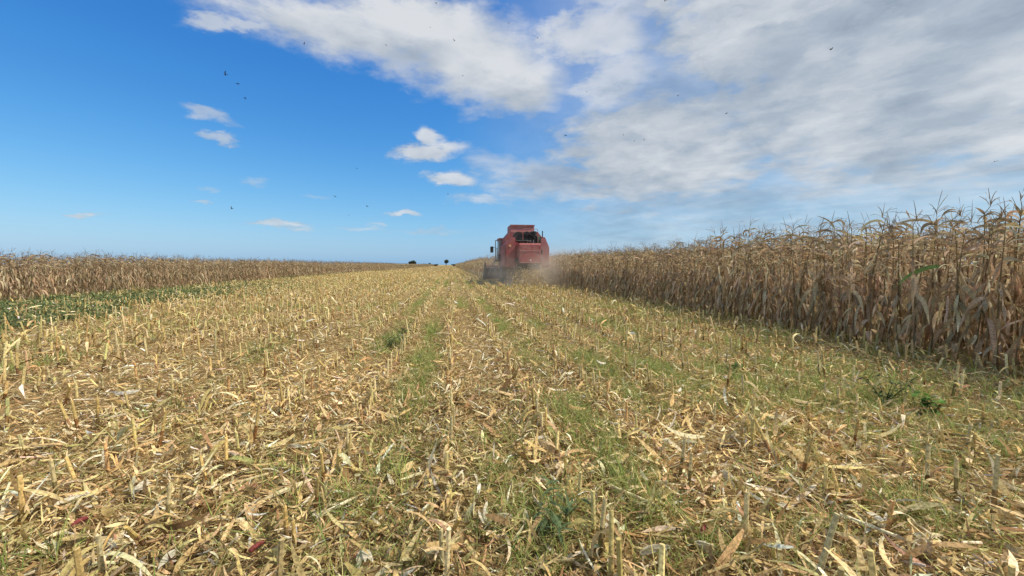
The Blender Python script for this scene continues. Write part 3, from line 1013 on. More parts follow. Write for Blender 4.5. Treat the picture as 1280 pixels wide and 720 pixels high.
# ------------------------------------------------------------------ single things lying in the stubble
def weed_plant(x, y, h, n, col, label, seed, spread=0.1, lw=0.028, ll=0.13):
    r = np.random.default_rng(seed)
    root = empty('weed_plant', (x, y, 0))
    tag(root, label, 'weed')
    st, lf = Geo(), Geo()
    for b in range(n):
        a, t = r.uniform(0, 6.28), r.uniform(0.2, 1.0)
        tip = np.array([math.sin(a) * spread * t * 2, math.cos(a) * spread * t * 2, h * r.uniform(0.6, 1)])
        pts = [np.array([0, 0, -0.02]) + (tip * np.array([q ** 1.4, q ** 1.4, q])) for q in (0, 0.3, 0.6, 1)]
        polytube(st, pts, [0.004, 0.0035, 0.003, 0.0015], (0.10, 0.13, 0.05), 4)
        k = 9
        q = r.uniform(0.2, 1, k)
        P = np.array([tip * np.array([u ** 1.4, u ** 1.4, u]) for u in q])
        c = np.array(col)[None] * r.normal(1, 0.2, (k, 1)).clip(0.6, 1.5)
        ribbons(lf, P, r.uniform(0, 6.28, k), r.uniform(0.0, 0.9, k), r.uniform(0.5, 1.1, k) * ll, r.uniform(0.6, 1.2, k) * lw, c, r.uniform(0.4, 1.2, k), 0, r.normal(0, 0.3, k), 0, 4, 0, [0.3, 1, 0.9, 0.5, 0.05])
    st.build('stem', M_GREEN, root)
    lf.build('foliage', M_GREEN, root)


def build_singles():
    for px, py, h, n, col, lab, sd, sp, lw, ll in [
        (694, 668, 0.28, 5, (0.12, 0.17, 0.075), 'blue green thistle-like weed with narrow leaves among the nearest stubs', 1, 0.12, 0.022, 0.15),
        (1106, 508, 0.42, 9, (0.05, 0.085, 0.03), 'bushy dark green weed standing before the corn wall', 2, 0.14, 0.022, 0.12),
        (1160, 520, 0.22, 5, (0.13, 0.24, 0.05), 'bright green broadleaf weed beside the bushy dark one', 3, 0.1, 0.06, 0.10),
        (488, 436, 0.34, 10, (0.075, 0.115, 0.04), 'dark green weed clump between two stubble rows in mid field', 4, 0.25, 0.022, 0.16),
        (505, 420, 0.34, 10, (0.085, 0.125, 0.045), 'second dark weed clump just beyond the one in mid field', 5, 0.25, 0.022, 0.16),
        (915, 470, 0.24, 6, (0.12, 0.19, 0.05), 'light green weed in the grassy rows near the corn', 6, 0.12, 0.025, 0.14),
    ]:
        x, y = ground_at(px, py)
        weed_plant(x, y, h, n, col, lab, sd, sp, lw, ll)

    # pale husks
    hp = [(640, 660), (604, 664), (486, 613), (742, 600), (452, 702), (804, 704), (1085, 655), (1200, 655), (868, 690), (985, 650), (360, 566), (72, 640), (186, 612),
          (222, 700), (180, 625), (1170, 486), (1062, 495), (50, 572), (900, 600), (545, 590), (296, 580), (830, 560), (670, 555), (1130, 580), (760, 655), (130, 690)]
    r = np.random.default_rng(41)
    words = ['next to the thistle-like weed', 'close to the middle stub row', 'pale against brown trash', 'below the grassy rows', 'near the bottom of the picture']
    made = []
    for v in range(5):
        g = Geo()
        k = 3
        L = r.uniform(0.10, 0.17)
        ribbons(g, r.normal(0, 0.006, (k, 3)) + np.array([0, 0, 0.03]), r.normal(0, 0.22, k), r.uniform(0.0, 0.35, k), L * r.uniform(0.8, 1.1, k), r.uniform(0.03, 0.05, k),
                np.array([(0.74, 0.67, 0.50)]) * r.normal(1, 0.08, (k, 1)), r.uniform(0.2, 0.8, k), r.normal(0, 0.3, k), r.normal(0, 0.5, k), r.normal(0, 0.6, k), 6, 0, [0.4, 0.9, 1, 0.9, 0.6, 0.1])
        made.append(g.mesh('corn_husk', M_LEAF))
    desc = ['curled cream corn husk', 'split whitish corn husk', 'folded pale corn husk', 'long narrow cream corn husk', 'broad papery white corn husk']
    for i, (px, py) in enumerate(hp):
        x, y = ground_at(px, py)
        o = link('corn_husk', made[i % 5], None, (x, y, r.uniform(0.02, 0.05)))
        o.rotation_euler = (r.normal(0, 0.25), r.normal(0, 0.25), r.uniform(0, 6.28))
        s = r.uniform(0.75, 1.15) * (1.0 if math.hypot(x, y) < 4.5 else 0.65)
        o.scale = (s, s, s)
        side = 'towards the standing corn' if x > 1.6 else ('towards the weedy strip' if x < -1.6 else 'between the middle stub rows')
        dist = 'nearest the camera' if y < 2.7 else ('a few steps out' if y < 4 else 'farther out')
        tag(o, f'{desc[i % 5]} lying {side}, {dist}', 'corn husk', 'pale corn husks lying on the trash')

    # bare cob fragments
    for i, (px, py, words) in enumerate([(110, 657, 'dark red bare cob fragment lying in brown trash near the weedy side'), (365, 622, 'small maroon cob fragment below a short stub'),
                                         (565, 610, 'reddish cob fragment beside the middle stub row'), (312, 701, 'short crimson cob fragment nearest the camera'), (880, 668, 'brown red cob fragment in the grassy rows')]):
        x, y = ground_at(px, py)
        g = Geo()
        a = r.uniform(0, 6.28)
        polytube(g, [(math.cos(a) * t_, math.sin(a) * t_, 0.012 * math.sin(t_ * 30)) for t_ in (0, 0.004, 0.03, 0.06, 0.085, 0.09)], [0.005, 0.013, 0.0145, 0.0135, 0.010, 0.004], (0.22, 0.055, 0.05), 10)
        o = g.build('corn_cob', M_STUB)
        o.location = (x, y, 0.05)
        tag(o, words, 'corn cob', 'bare cob fragments on the trash')

    # broken pieces of stalk
    sp = [(395, 655, 0.6, 0.22), (225, 588, 0.5, 0.16), (90, 652, 2.0, 0.2), (405, 612, 1.6, 0.1), (960, 600, 2.2, 0.3), (1240, 560, 0.7, 0.2), (70, 590, 1.7, 0.12), (1145, 690, 2.3, 0.34),
          (820, 640, 2.4, 0.3), (300, 610, 0.3, 0.18), (930, 560, 2.2, 0.3), (660, 520, 1.3, 0.3), (560, 480, 0.8, 0.35), (250, 500, 1.2, 0.3)]
    names = ['white', 'cream', 'pale yellow', 'straw coloured', 'tan', 'brown streaked', 'light']
    for i, (px, py, a, L) in enumerate(sp):
        x, y = ground_at(px, py)
        g = Geo()
        c = np.array([[(0.72, 0.64, 0.42), (0.66, 0.56, 0.33), (0.58, 0.47, 0.25), (0.5, 0.38, 0.19), (0.42, 0.29, 0.14), (0.36, 0.25, 0.12), (0.62, 0.54, 0.36)][i % 7]])
        tubes(g, [(0, 0, 0)], [(math.cos(a), math.sin(a), 0.12)], L, 0.011, 0.010, c, c * 1.1, 8, True, 0.5)
        ribbons(g, [(math.cos(a) * L * 0.9, math.sin(a) * L * 0.9, 0.02)], [math.pi / 2 - a], [0.4], [0.06], [0.012], c * 1.1, 0.3, 0, 0, 0, 2, 0, [1, 0.8, 0.2])
        o = g.build('stalk_piece', M_STUB, None, False)
        o.location = (x, y, 0.045)
        side = 'towards the standing corn' if x > 1.4 else ('towards the weedy strip' if x < -1.4 else 'between the middle stub rows')
        tag(o, f'broken {names[i % 7]} piece of corn stalk about {["hand", "forearm"][L > 0.25]} long lying {side}', 'stalk piece', 'broken stalk pieces on the trash')


build_singles()


# ------------------------------------------------------------------ harvester
RED = paint('faded_red_paint', (0.32, 0.06, 0.065), 0.65, 0, 0.75, (0.38, 0.24, 0.20))
RED2 = paint('dusty_pink_red_paint', (0.40, 0.14, 0.14), 0.65, 0, 0.7, (0.42, 0.29, 0.25))
DARKRED = paint('deep_red_panel', (0.33, 0.055, 0.06), 0.55, 0, 0.3, (0.30, 0.17, 0.14))
DARK = paint('dark_machine_metal', (0.028, 0.03, 0.034), 0.6, 0.2, 0.4, (0.16, 0.13, 0.10), 5)
RUBBER = paint('tyre_rubber', (0.022, 0.021, 0.02), 0.85, 0, 0.6, (0.17, 0.14, 0.10), 4)
STEEL = paint('worn_steel', (0.32, 0.31, 0.30), 0.45, 0.6, 0.4, (0.2, 0.16, 0.12), 5)
GREY = paint('grey_cab_metal', (0.30, 0.28, 0.28), 0.5, 0, 0.4)
WHITE = paint('white_plate', (0.78, 0.74, 0.68), 0.5, 0, 0.2)
AMBER = paint('amber_lens', (0.75, 0.45, 0.22), 0.3, 0, 0.2)
GREENP = paint('dull_green_metal', (0.07, 0.14, 0.10), 0.5, 0, 0.4)
GLASS = paint('dusty_cab_glass', (0.05, 0.065, 0.075), 0.15, 0, 0.3)


class BM:
    def __init__(self):
        self.b = bmesh.new()

    def box(self, x0, x1, y0, y1, z0, z1, bev=0.02, rot=None):
        r = bmesh.ops.create_cube(self.b, size=1)
        vs_ = r['verts']
        M = Matrix.Translation(((x0 + x1) / 2, (y0 + y1) / 2, (z0 + z1) / 2))
        if rot is not None: M = M @ Euler(rot).to_matrix().to_4x4()
        bmesh.ops.transform(self.b, matrix=M @ Matrix.Diagonal((x1 - x0, y1 - y0, z1 - z0, 1)), verts=vs_)
        if bev:
            es = list({e for v in vs_ for e in v.link_edges})
            bmesh.ops.bevel(self.b, geom=es, offset=bev, segments=2, affect='EDGES', profile=0.5)
        return self

    def prism(self, poly, axis, a0, a1, bev=0.0):
        """A flat outline given thickness along an axis: 'x' takes (y,z) points, 'y' takes (x,z), 'z' takes (x,y)."""
        P = {'x': lambda p, a: (a, p[0], p[1]), 'y': lambda p, a: (p[0], a, p[1]), 'z': lambda p, a: (p[0], p[1], a)}[axis]
        A = [self.b.verts.new(P(p, a0)) for p in poly]
        B = [self.b.verts.new(P(p, a1)) for p in poly]
        n = len(poly)
        fs = [self.b.faces.new(A), self.b.faces.new(B[::-1])]
        for i in range(n):
            fs.append(self.b.faces.new((A[i], B[i], B[(i + 1) % n], A[(i + 1) % n])))
        bmesh.ops.recalc_face_normals(self.b, faces=fs)
        if bev:
            es = list({e for f in fs for e in f.edges})
            bmesh.ops.bevel(self.b, geom=es, offset=bev, segments=2, affect='EDGES', profile=0.5)
        return self

    def cyl(self, p0, p1, r0, r1=None, seg=20):
        p0, p1 = Vector(p0), Vector(p1)
        d = p1 - p0
        r = bmesh.ops.create_cone(self.b, cap_ends=True, segments=seg, radius1=r0, radius2=r0 if r1 is None else r1, depth=d.length)
        M = Matrix.Translation((p0 + p1) / 2) @ d.to_track_quat('Z', 'Y').to_matrix().to_4x4()
        bmesh.ops.transform(self.b, matrix=M, verts=r['verts'])
        return self

    def path(self, pts, r, seg=8):
        for a, b in zip(pts[:-1], pts[1:]):
            self.cyl(a, b, r, None, seg)
        for p in pts[1:-1]:
            q = bmesh.ops.create_uvsphere(self.b, u_segments=8, v_segments=6, radius=r)
            bmesh.ops.translate(self.b, vec=p, verts=q['verts'])
        return self

    def build(self, name, material, parent=None):
        me = bpy.data.meshes.new(name)
        self.b.to_mesh(me)
        self.b.free()
        me.materials.append(material)
        return link(name, me, parent)


def build_wheel(root, x, y, r, w, name='wheel', sgn=1):
    """Tyre with lugs round a dished rim; axle along x."""
    t = BM()
    prof = [(-w / 2, r * 0.62), (-w / 2, r * 0.88), (-w * 0.42, r * 0.96), (w * 0.42, r * 0.96), (w / 2, r * 0.88), (w / 2, r * 0.62)]
    n = 36
    rings = []
    for k in range(n):
        a = 2 * math.pi * k / n
        rings.append([t.b.verts.new((x + px, y + pr * math.cos(a), r + pr * math.sin(a))) for px, pr in prof])
    for k in range(n):
        A, B = rings[k], rings[(k + 1) % n]
        for j in range(len(prof)):
            j2 = (j + 1) % len(prof)
            t.b.faces.new((A[j], A[j2], B[j2], B[j]))
    for k in range(22):
        a = 2 * math.pi * k / 22
        for s in (-1, 1):
            q = bmesh.ops.create_cube(t.b, size=1)
            M = (Matrix.Translation((x, y, r)) @ Matrix.Rotation(a + s * 0.07, 4, 'X') @ Matrix.Translation((s * w * 0.24, 0, r * 0.97))
                 @ Matrix.Rotation(s * 0.5, 4, 'Z') @ Matrix.Diagonal((w * 0.5, 0.05, r * 0.07, 1)))
            bmesh.ops.transform(t.b, matrix=M, verts=q['verts'])
    bmesh.ops.recalc_face_normals(t.b, faces=t.b.faces)
    wo = t.build(name, RUBBER, root)
    rm = BM()
    rm.cyl((x - w * 0.40, y, r), (x + w * 0.40, y, r), r * 0.61, None, 28)
    rm.cyl((x + sgn * w * 0.40, y, r), (x + sgn * w * 0.46, y, r), r * 0.2, r * 0.16, 16)
    rm.build('rim', STEEL, wo)
    return wo


def build_harvester():
    root = empty('combine_harvester', (5.75, 30.4, 0))
    tag(root, 'red combine harvester seen from behind in a cloud of dust, cutting into the standing corn', 'combine harvester')
    # main body: wide flanks with sloped shoulders, lower in the middle where the engine sits
    out = [(-1.70, 1.42), (-1.55, 1.36), (1.55, 1.36), (1.70, 1.42), (1.70, 2.95), (1.36, 3.72), (1.14, 3.72), (1.14, 3.24), (-0.95, 3.24), (-0.95, 3.70), (-1.18, 3.70), (-1.70, 3.14)]
    BM().prism(out, 'y', 1.15, 4.6).build('body', RED, root)
    for s, nm in ((-1, 'side_panel'), (1, 'side_panel')):
        b = BM()
        xs = (1.71 * s, 1.75 * s)
        b.prism([(1.3, 1.5), (4.4, 1.5), (4.4, 2.86), (1.3, 2.86)], 'x', min(xs), max(xs), 0.01)
        b.box(min(xs), max(xs) + 0.004, 2.2, 2.24, 1.48, 2.88, 0)
        b.box(min(xs) - 0.004, max(xs), 3.3, 3.34, 1.48, 2.88, 0)
        b.build(nm, RED, root)
    # rear flank shields flanking the straw hood
    for s in (-1, 1):
        x0, x1 = sorted((0.98 * s, 1.66 * s))
        poly = [(x0, 1.52), (x1, 1.52), (x1, 2.92 if s > 0 else 2.30), (s * 1.30, 3.60), (s * 1.02, 3.60)] if s > 0 else \
               [(x0, 1.46), (x1, 1.46), (x1, 3.52), (s * 1.22, 3.62), (s * 1.34, 3.56), (x0, 3.16)]
        BM().prism(poly, 'y', 1.03, 1.147, 0.02).build('flank_shield', RED if s < 0 else RED2, root)
    # straw hood at the back
    hood = BM().prism([(0.0, 1.74), (0.02, 3.08), (0.12, 3.2), (1.14, 3.2), (1.14, 1.55), (0.5, 1.62)], 'x', -0.82, 0.80, 0.02).build('straw_hood', RED, root)
    BM().box(-0.80, 0.78, -0.035, -0.003, 2.60, 2.66, 0.008).build('hood_rib', RED2, hood)
    arc = [(0.74 * math.cos(a), 1.84 + 0.66 * math.sin(a) ** 0.9) for a in np.linspace(0, math.pi, 17)]
    arc = [(p[0], max(p[1], 1.84)) for p in arc]
    BM().prism([(0.74, 1.80)] + arc + [(-0.74, 1.80)], 'y', -0.06, -0.004, 0.012).build('rear_cover', DARKRED, hood)
    BM().box(-0.80, 0.78, -0.10, -0.003, 1.72, 1.785, 0.01).build('bottom_lip', RED2, hood)
    BM().box(-0.03, 0.06, -0.075, -0.062, 1.88, 2.0, 0.004).build('number_plate', WHITE, hood)
    b = BM()
    for x in (-0.72, 0.70):
        b.cyl((x, -0.045, 2.76), (x, -0.045, 2.90), 0.022, None, 10)
    b.build('hinge', DARK, hood)
    # opening and straw deflector beneath the hood
    BM().box(-0.78, 0.76, 0.25, 1.1, 1.30, 1.62, 0.02).build('straw_outlet', DARK, root)
    BM().box(-0.74, 0.72, 0.04, 0.10, 1.22, 1.68, 0.01, (R(14), 0, 0)).build('deflector', DARK, root)
    b = BM()
    for x in (-0.88, 0.86):
        b.box(x - 0.05, x + 0.05, 0.3, 0.5, 1.6, 2.1, 0.015)
        b.cyl((x, 0.4, 1.7), (x, 1.1, 2.05), 0.03, None, 10)
    b.build('hood_strut', DARK, root)
    # lamps
    BM().cyl((-1.38, 1.0, 3.04), (-1.38, 1.03, 3.04), 0.095, None, 18).build('tail_reflector', AMBER, root)
    BM().box(0.93, 1.14, 0.96, 1.03, 2.42, 2.74, 0.02).build('tail_lamp', DARK, root)
    BM().cyl((-0.90, 0.95, 1.9), (-0.90, 1.10, 1.9), 0.13, None, 18).build('pulley', DARK, root)
    for x in (-0.70, 0.66):
        BM().box(x - 0.07, x + 0.07, -0.05, -0.004, 2.44, 2.56, 0.01).build('tail_light', DARKRED, hood)
    b = BM()
    for x in (0.86, 0.96):
        b.cyl((x, 0.9, 1.5), (x, 0.9, 3.3), 0.018, None, 8)
    for k in range(7):
        b.cyl((0.86, 0.9, 1.6 + 0.26 * k), (0.96, 0.9, 1.6 + 0.26 * k), 0.016, None, 8)
    b.build('access_ladder', DARK, root)
    # engine deck
    eng = BM().box(-0.55, 0.85, 1.5, 2.3, 3.25, 3.86, 0.05).build('engine', DARK, root)
    b = BM().cyl((-0.68, 1.35, 3.78), (-0.68, 2.0, 3.78), 0.34, None, 28)
    b.cyl((-0.68, 1.31, 3.78), (-0.68, 1.36, 3.78), 0.36, None, 28)
    b.build('radiator_screen', DARK, eng)
    b = BM()
    for i, x in enumerate((-0.18, 0.02, 0.22, 0.42)):
        b.box(x - 0.085, x + 0.085, 1.45, 1.7, 3.86, 4.12 + 0.06 * (i % 2), 0.03)
        b.cyl((x, 1.42, 3.60), (x + 0.05, 1.42, 3.98), 0.022, None, 8)
    b.build('cylinder_heads', DARK, eng)
    b = BM().cyl((0.62, 1.5, 3.80), (0.62, 1.5, 4.12), 0.15, None, 20)
    b.cyl((0.62, 1.5, 4.12), (0.62, 1.5, 4.2), 0.18, 0.12, 20)
    b.build('air_filter', DARK, eng)
    BM().path([(0.0, 1.38, 3.85), (0.2, 1.34, 3.95), (0.45, 1.34, 3.82), (0.6, 1.38, 3.62)], 0.05, 10).build('hose', DARK, eng)
    BM().box(0.82, 1.10, 1.4, 2.0, 3.27, 3.82, 0.03).build('oil_tank', GREENP, eng)
    b = BM()
    for x in (0.02, 0.28, 0.50):
        b.cyl((x, 1.36, 3.26), (x, 1.36, 3.52), 0.045, None, 10)
    b.build('steel_tubes', STEEL, eng)
    BM().path([(-0.95, 1.25, 3.45), (-0.62, 1.22, 3.40), (-0.1, 1.2, 3.42), (0.3, 1.24, 3.36)], 0.07, 10).build('belt_guard', DARK, eng)
    BM().path([(-0.35, 1.22, 3.3), (-0.35, 1.22, 4.34), (0.74, 1.22, 4.34), (0.82, 1.22, 4.24), (0.82, 1.22, 3.3)], 0.022, 8).build('guard_rail', RED2, root)
    BM().cyl((1.22, 1.4, 3.7), (1.22, 1.4, 4.22), 0.045, 0.04, 12).build('exhaust_pipe', DARK, root)
    # grain tank and its raised extension
    BM().prism([(-1.55, 3.2), (1.5, 3.2), (1.5, 3.75), (1.1, 4.25), (-1.12, 4.25), (-1.55, 3.75)], 'y', 2.6, 4.7, 0.02).build('grain_tank', RED, root)
    ext = BM().prism([(2.7, 4.2), (4.65, 4.2), (4.6, 4.72), (3.9, 4.80), (2.75, 4.76)], 'x', -1.10, 0.84, 0.02).build('tank_extension', RED2, root)
    BM().box(-1.13, 0.87, 2.66, 2.72, 4.70, 4.80, 0.01).build('tank_rim', RED, ext)
    BM().path([(1.35, 3.2, 3.9), (1.4, 5.0, 4.0), (1.45, 6.0, 3.9)], 0.16, 14).build('unloading_auger', RED2, root)
    # cab, offset to one side
    cab = BM().prism([(4.75, 2.2), (6.3, 2.0), (6.45, 2.9), (6.2, 3.7), (4.75, 3.7)], 'x', -1.78, -0.12, 0.04).build('cab', GREY, root)
    BM().box(-1.82, -0.08, 4.72, 6.35, 3.70, 3.86, 0.04).build('cab_roof', RED2, cab)
    BM().prism([(4.95, 2.75), (6.15, 2.7), (6.05, 3.55), (4.95, 3.55)], 'x', -1.80, -1.785, 0).build('cab_window', GLASS, cab)
    # mirror on its arm
    mr = BM().box(-2.42, -2.14, 6.02, 6.10, 2.66, 3.20, 0.05).build('mirror', DARK, root)
    BM().path([(-1.82, 6.0, 3.70), (-1.96, 6.02, 3.72), (-1.96, 6.02, 1.95)], 0.035, 8).build('mirror_post', STEEL, root)
    BM().path([(-1.96, 6.03, 3.1), (-2.28, 6.06, 3.1)], 0.02, 8).build('mirror_arm', STEEL, mr)
    # platform, ladder, rails
    BM().box(-2.05, -1.0, 4.3, 6.1, 1.88, 2.0, 0.02).build('platform', DARK, root)
    BM().box(-1.92, -1.2, 4.0, 4.6, 2.0, 2.5, 0.04).build('battery_box', DARK, root)
    b = BM()
    b.path([(-2.0, 4.3, 2.0), (-2.0, 4.3, 3.0), (-2.0, 5.2, 3.0), (-2.0, 5.2, 2.0)], 0.022, 8)
    b.path([(-1.75, 4.2, 2.9), (-1.75, 4.2, 3.72), (-1.3, 4.2, 3.9)], 0.022, 8)
    b.build('handrail', STEEL, root)
    b = BM()
    b.path([(-2.05, 5.9, 2.0), (-2.6, 6.2, 0.7)], 0.025, 8)
    b.path([(-2.05, 5.5, 2.0), (-2.6, 5.8, 0.7)], 0.025, 8)
    for t in (0.15, 0.4, 0.65, 0.9):
        b.cyl((-2.05 - 0.55 * t, 5.9 + 0.3 * t, 2 - 1.3 * t), (-2.05 - 0.55 * t, 5.5 + 0.3 * t, 2 - 1.3 * t), 0.022, None, 8)
    b.build('ladder', STEEL, root)
    # running gear
    build_wheel(root, -1.38, 4.6, 0.86, 0.55, 'wheel', -1)
    build_wheel(root, 1.38, 4.6, 0.86, 0.55, 'wheel', 1)
    build_wheel(root, -1.05, 1.15, 0.48, 0.30, 'wheel', -1)
    build_wheel(root, 1.05, 1.15, 0.48, 0.30, 'wheel', 1)
    b = BM().cyl((-1.1, 1.15, 0.5), (1.1, 1.15, 0.5), 0.08, None, 12)
    b.box(-0.4, 0.4, 0.95, 1.35, 0.5, 1.36, 0.03)
    b.build('rear_axle', DARK, root)
    b = BM().box(-1.1, 1.1, 4.3, 4.9, 0.7, 1.1, 0.03)
    b.box(-0.8, 0.8, 1.6, 5.5, 0.95, 1.38, 0.03)
    b.build('chassis', DARK, root)
    BM().prism([(3.7, 1.75), (3.95, 1.92), (5.3, 1.92), (5.6, 1.6), (5.55, 1.55), (5.25, 1.86), (3.98, 1.86), (3.75, 1.70)], 'x', -1.75, -1.0).build('fender', GREY, root)
    # feeder house and corn header with row snouts
    BM().prism([(5.2, 1.2), (5.4, 1.75), (7.0, 1.0), (7.0, 0.45)], 'x', -0.7, 0.7, 0.02).build('feeder_house', RED, root)
    hd = BM().prism([(6.8, 0.35), (6.8, 1.02), (6.9, 1.08), (7.5, 0.75), (8.1, 0.5), (8.1, 0.32)], 'x', -2.75, 2.75, 0.02).build('corn_header', DARK, root)
    BM().box(-2.74, 2.74, 6.78, 6.94, 1.40, 1.56, 0.03).build('header_beam', RED2, hd)
    b = BM()
    for x in (-2.5, -1.9, -1.3, -0.72, 0.72, 1.3, 1.9, 2.5):
        b.box(x - 0.04, x + 0.04, 6.80, 6.90, 1.0, 1.42, 0.01)
    b.build('header_strut', DARK, hd)
    b = BM().cyl((-2.7, 7.15, 1.18), (2.7, 7.15, 1.18), 0.13, None, 16)
    for k in range(34):
        x = -2.65 + k * 0.16
        if abs(x) < 0.5: continue
        b.cyl((x, 7.15, 1.18), (x + 0.02, 7.15, 1.18), 0.25, None, 16)
    b.build('auger', DARK, hd)
    for s in (-1, 1):
        x0, x1 = sorted((2.76 * s, 2.86 * s))
        BM().prism([(6.6, 0.3), (6.6, 1.75), (7.1, 1.85), (8.3, 0.9), (9.2, 0.25), (8.2, 0.2)], 'x', x0, x1, 0.01).build('end_shield', DARK if s < 0 else RED, hd)
    BM().box(-2.0, -1.78, 6.70, 6.78, 0.7, 1.5, 0.02).build('header_panel', GREY, hd)
    for k in range(7):
        x = -2.58 + ROW * k
        b = BM()
        b.cyl((x, 7.6, 0.75), (x, 9.3, 0.22), 0.24, 0.03, 14)
        b.build('snout', RED, hd)

    # what falls out behind
    g = Geo()
    r = np.random.default_rng(3)
    n = 2600
    t = r.random(n) ** 0.8
    x = r.normal(0, 0.5 + 0.35 * t, n)
    y = 0.35 - 1.6 * t + r.normal(0, 0.25, n)
    z = np.maximum(0.03, 1.45 - 1.42 * t + r.normal(0, 0.14, n))
    global rng
    keep, rng = rng, r
    ribbons(g, np.stack([x, y, z], 1), r.uniform(0, 6.28, n), r.normal(-0.5, 0.6, n), r.uniform(0.08, 0.3, n), r.uniform(0.015, 0.045, n), pick(LITPAL, n, 0.2, LITW), 0.4, 0, r.normal(0, 1, n), 0, 2, 0)
    rng = keep
    o = g.build('falling_straw', M_LIT, None, False)
    o.location = (5.75, 30.4, 0)
    tag(o, 'chopped straw pouring out behind the combine harvester', 'straw', None, 'stuff')


build_harvester()


def dust_cloud():
    bm = bmesh.new()
    bmesh.ops.create_cube(bm, size=2)
    me = bpy.data.meshes.new('dust_cloud')
    bm.to_mesh(me)
    bm.free()
    o = link('dust_cloud', me, None, (6.9, 33.0, 1.75))
    o.scale = (6.6, 8.0, 1.8)
    tag(o, 'pale brown dust hanging low round the combine harvester', 'dust', None, 'stuff')
    m, t = mat('dust')
    tc = t.n('ShaderNodeTexCoord').outputs['Object']
    P = t.n('ShaderNodeNewGeometry').outputs['Position']
    ln = t.v('LENGTH', t.v('MULTIPLY', tc, (1, 1, 0.0)))
    s = t.n('ShaderNodeSeparateXYZ', {0: tc})
    fall = t.m('MULTIPLY', t.step(ln, 1.0, 0.25), t.step(s.outputs[2], 0.85, -1.0))
    fall = t.m('MULTIPLY', fall, t.step(s.outputs[0], -0.75, 0.05, 0.42, 1.0))
    n, _ = t.noise(P, 0.7, 5, 0.65, 0.4)
    den = t.m('MULTIPLY', t.m('MULTIPLY', fall, t.step(n, 0.34, 0.68)), 0.82)
    vol = t.n('ShaderNodeVolumePrincipled', {'Color': (0.92, 0.82, 0.69, 1), 'Density': den, 'Anisotropy': 0.2})
    out = t.n('ShaderNodeOutputMaterial')
    t.t.links.new(vol.outputs[0], out.inputs['Volume'])
    me.materials.append(m)


dust_cloud()


# ------------------------------------------------------------------ far trees
def far_tree(px, dist, w, h, trunk_h, label, seed, name='tree', cat='tree', group=None, lobes=6):
    d = ray_of(px, 331)
    k = dist / math.hypot(d.x, d.y)
    r = np.random.default_rng(seed)
    root = empty(name, (d.x * k, d.y * k, 0))
    tag(root, label, cat, group)
    if trunk_h > 0:
        g = Geo()
        polytube(g, [(0, 0, -0.2), (0.1, 0, trunk_h), (0.15, 0, h * 0.75)], [w * 0.055, w * 0.045, w * 0.02], (0.1, 0.07, 0.05), 8)
        for a in range(5):
            th = a * 1.256 + r.uniform(0, 0.5)
            polytube(g, [(0.1, 0, trunk_h * 0.9), (math.cos(th) * w * 0.16, math.sin(th) * w * 0.16, h * 0.6), (math.cos(th) * w * 0.3, math.sin(th) * w * 0.3, h * 0.75)],
                     [w * 0.03, w * 0.018, w * 0.006], (0.1, 0.07, 0.05), 6)
        g.build('trunk', M_BARK, root)
    g = Geo()
    P = []
    for q in range(lobes):
        th, u = r.uniform(0, 6.28), r.uniform(0, 0.62)
        c = np.array([math.cos(th) * w * 0.5 * u, math.sin(th) * w * 0.5 * u, trunk_h + (h - trunk_h) * r.uniform(0.3, 0.75)])
        n = 260
        v = r.normal(0, 1, (n, 3))
        v /= np.linalg.norm(v, axis=1)[:, None]
        P.append(c + v * (r.random((n, 1)) ** 0.45) * np.array([w * 0.26, w * 0.26, (h - trunk_h) * 0.28]))
    P = np.concatenate(P)
    P[:, 2] = P[:, 2].clip(0.05, h)
    n = len(P)
    c = np.array([(0.085, 0.10, 0.06)]) * r.normal(1, 0.3, (n, 1)).clip(0.4, 2)  # crown colour lightened to stand in for distance haze
    ribbons(g, P, r.uniform(0, 6.28, n), r.normal(0, 0.6, n), w * 0.07, w * 0.055, c, 0.3, 0, 0, r.normal(0, 0.8, n), 2)
    g.build('crown', M_TREE, root, False)


far_tree(516, 420, 9.0, 6.4, 0.9, 'broad round dark tree on the horizon, largest of those beyond the far corn', 1, lobes=8)
far_tree(557.5, 420, 6.2, 7.0, 2.6, 'lone tree on the horizon with a clear trunk and small round crown', 2, lobes=6)
far_tree(588, 520, 9.0, 4.6, 0.3, 'low dark bush on the horizon just beside the harvester mirror', 3, 'bush', 'bush')
for i, (px, w, h, lab) in enumerate([
        (508, 4.0, 2.8, 'small bush tucked against the broad round tree on its outer side'),
        (524, 5.0, 3.2, 'low bush touching the broad round tree on the harvester side'),
        (531, 6.0, 2.7, 'wide flat bush in the gap between the two horizon trees'),
        (537, 4.0, 4.0, 'pointed bush midway between the two horizon trees'),
        (545, 5.0, 2.5, 'lowest bush between the pointed one and the lone tree'),
        (567, 6.0, 2.4, 'pale low bush just past the lone tree on the horizon')]):
    far_tree(px, 430, w, h, 0.2, lab, 20 + i, 'bush', 'bush', 'bushes along the horizon', 4)


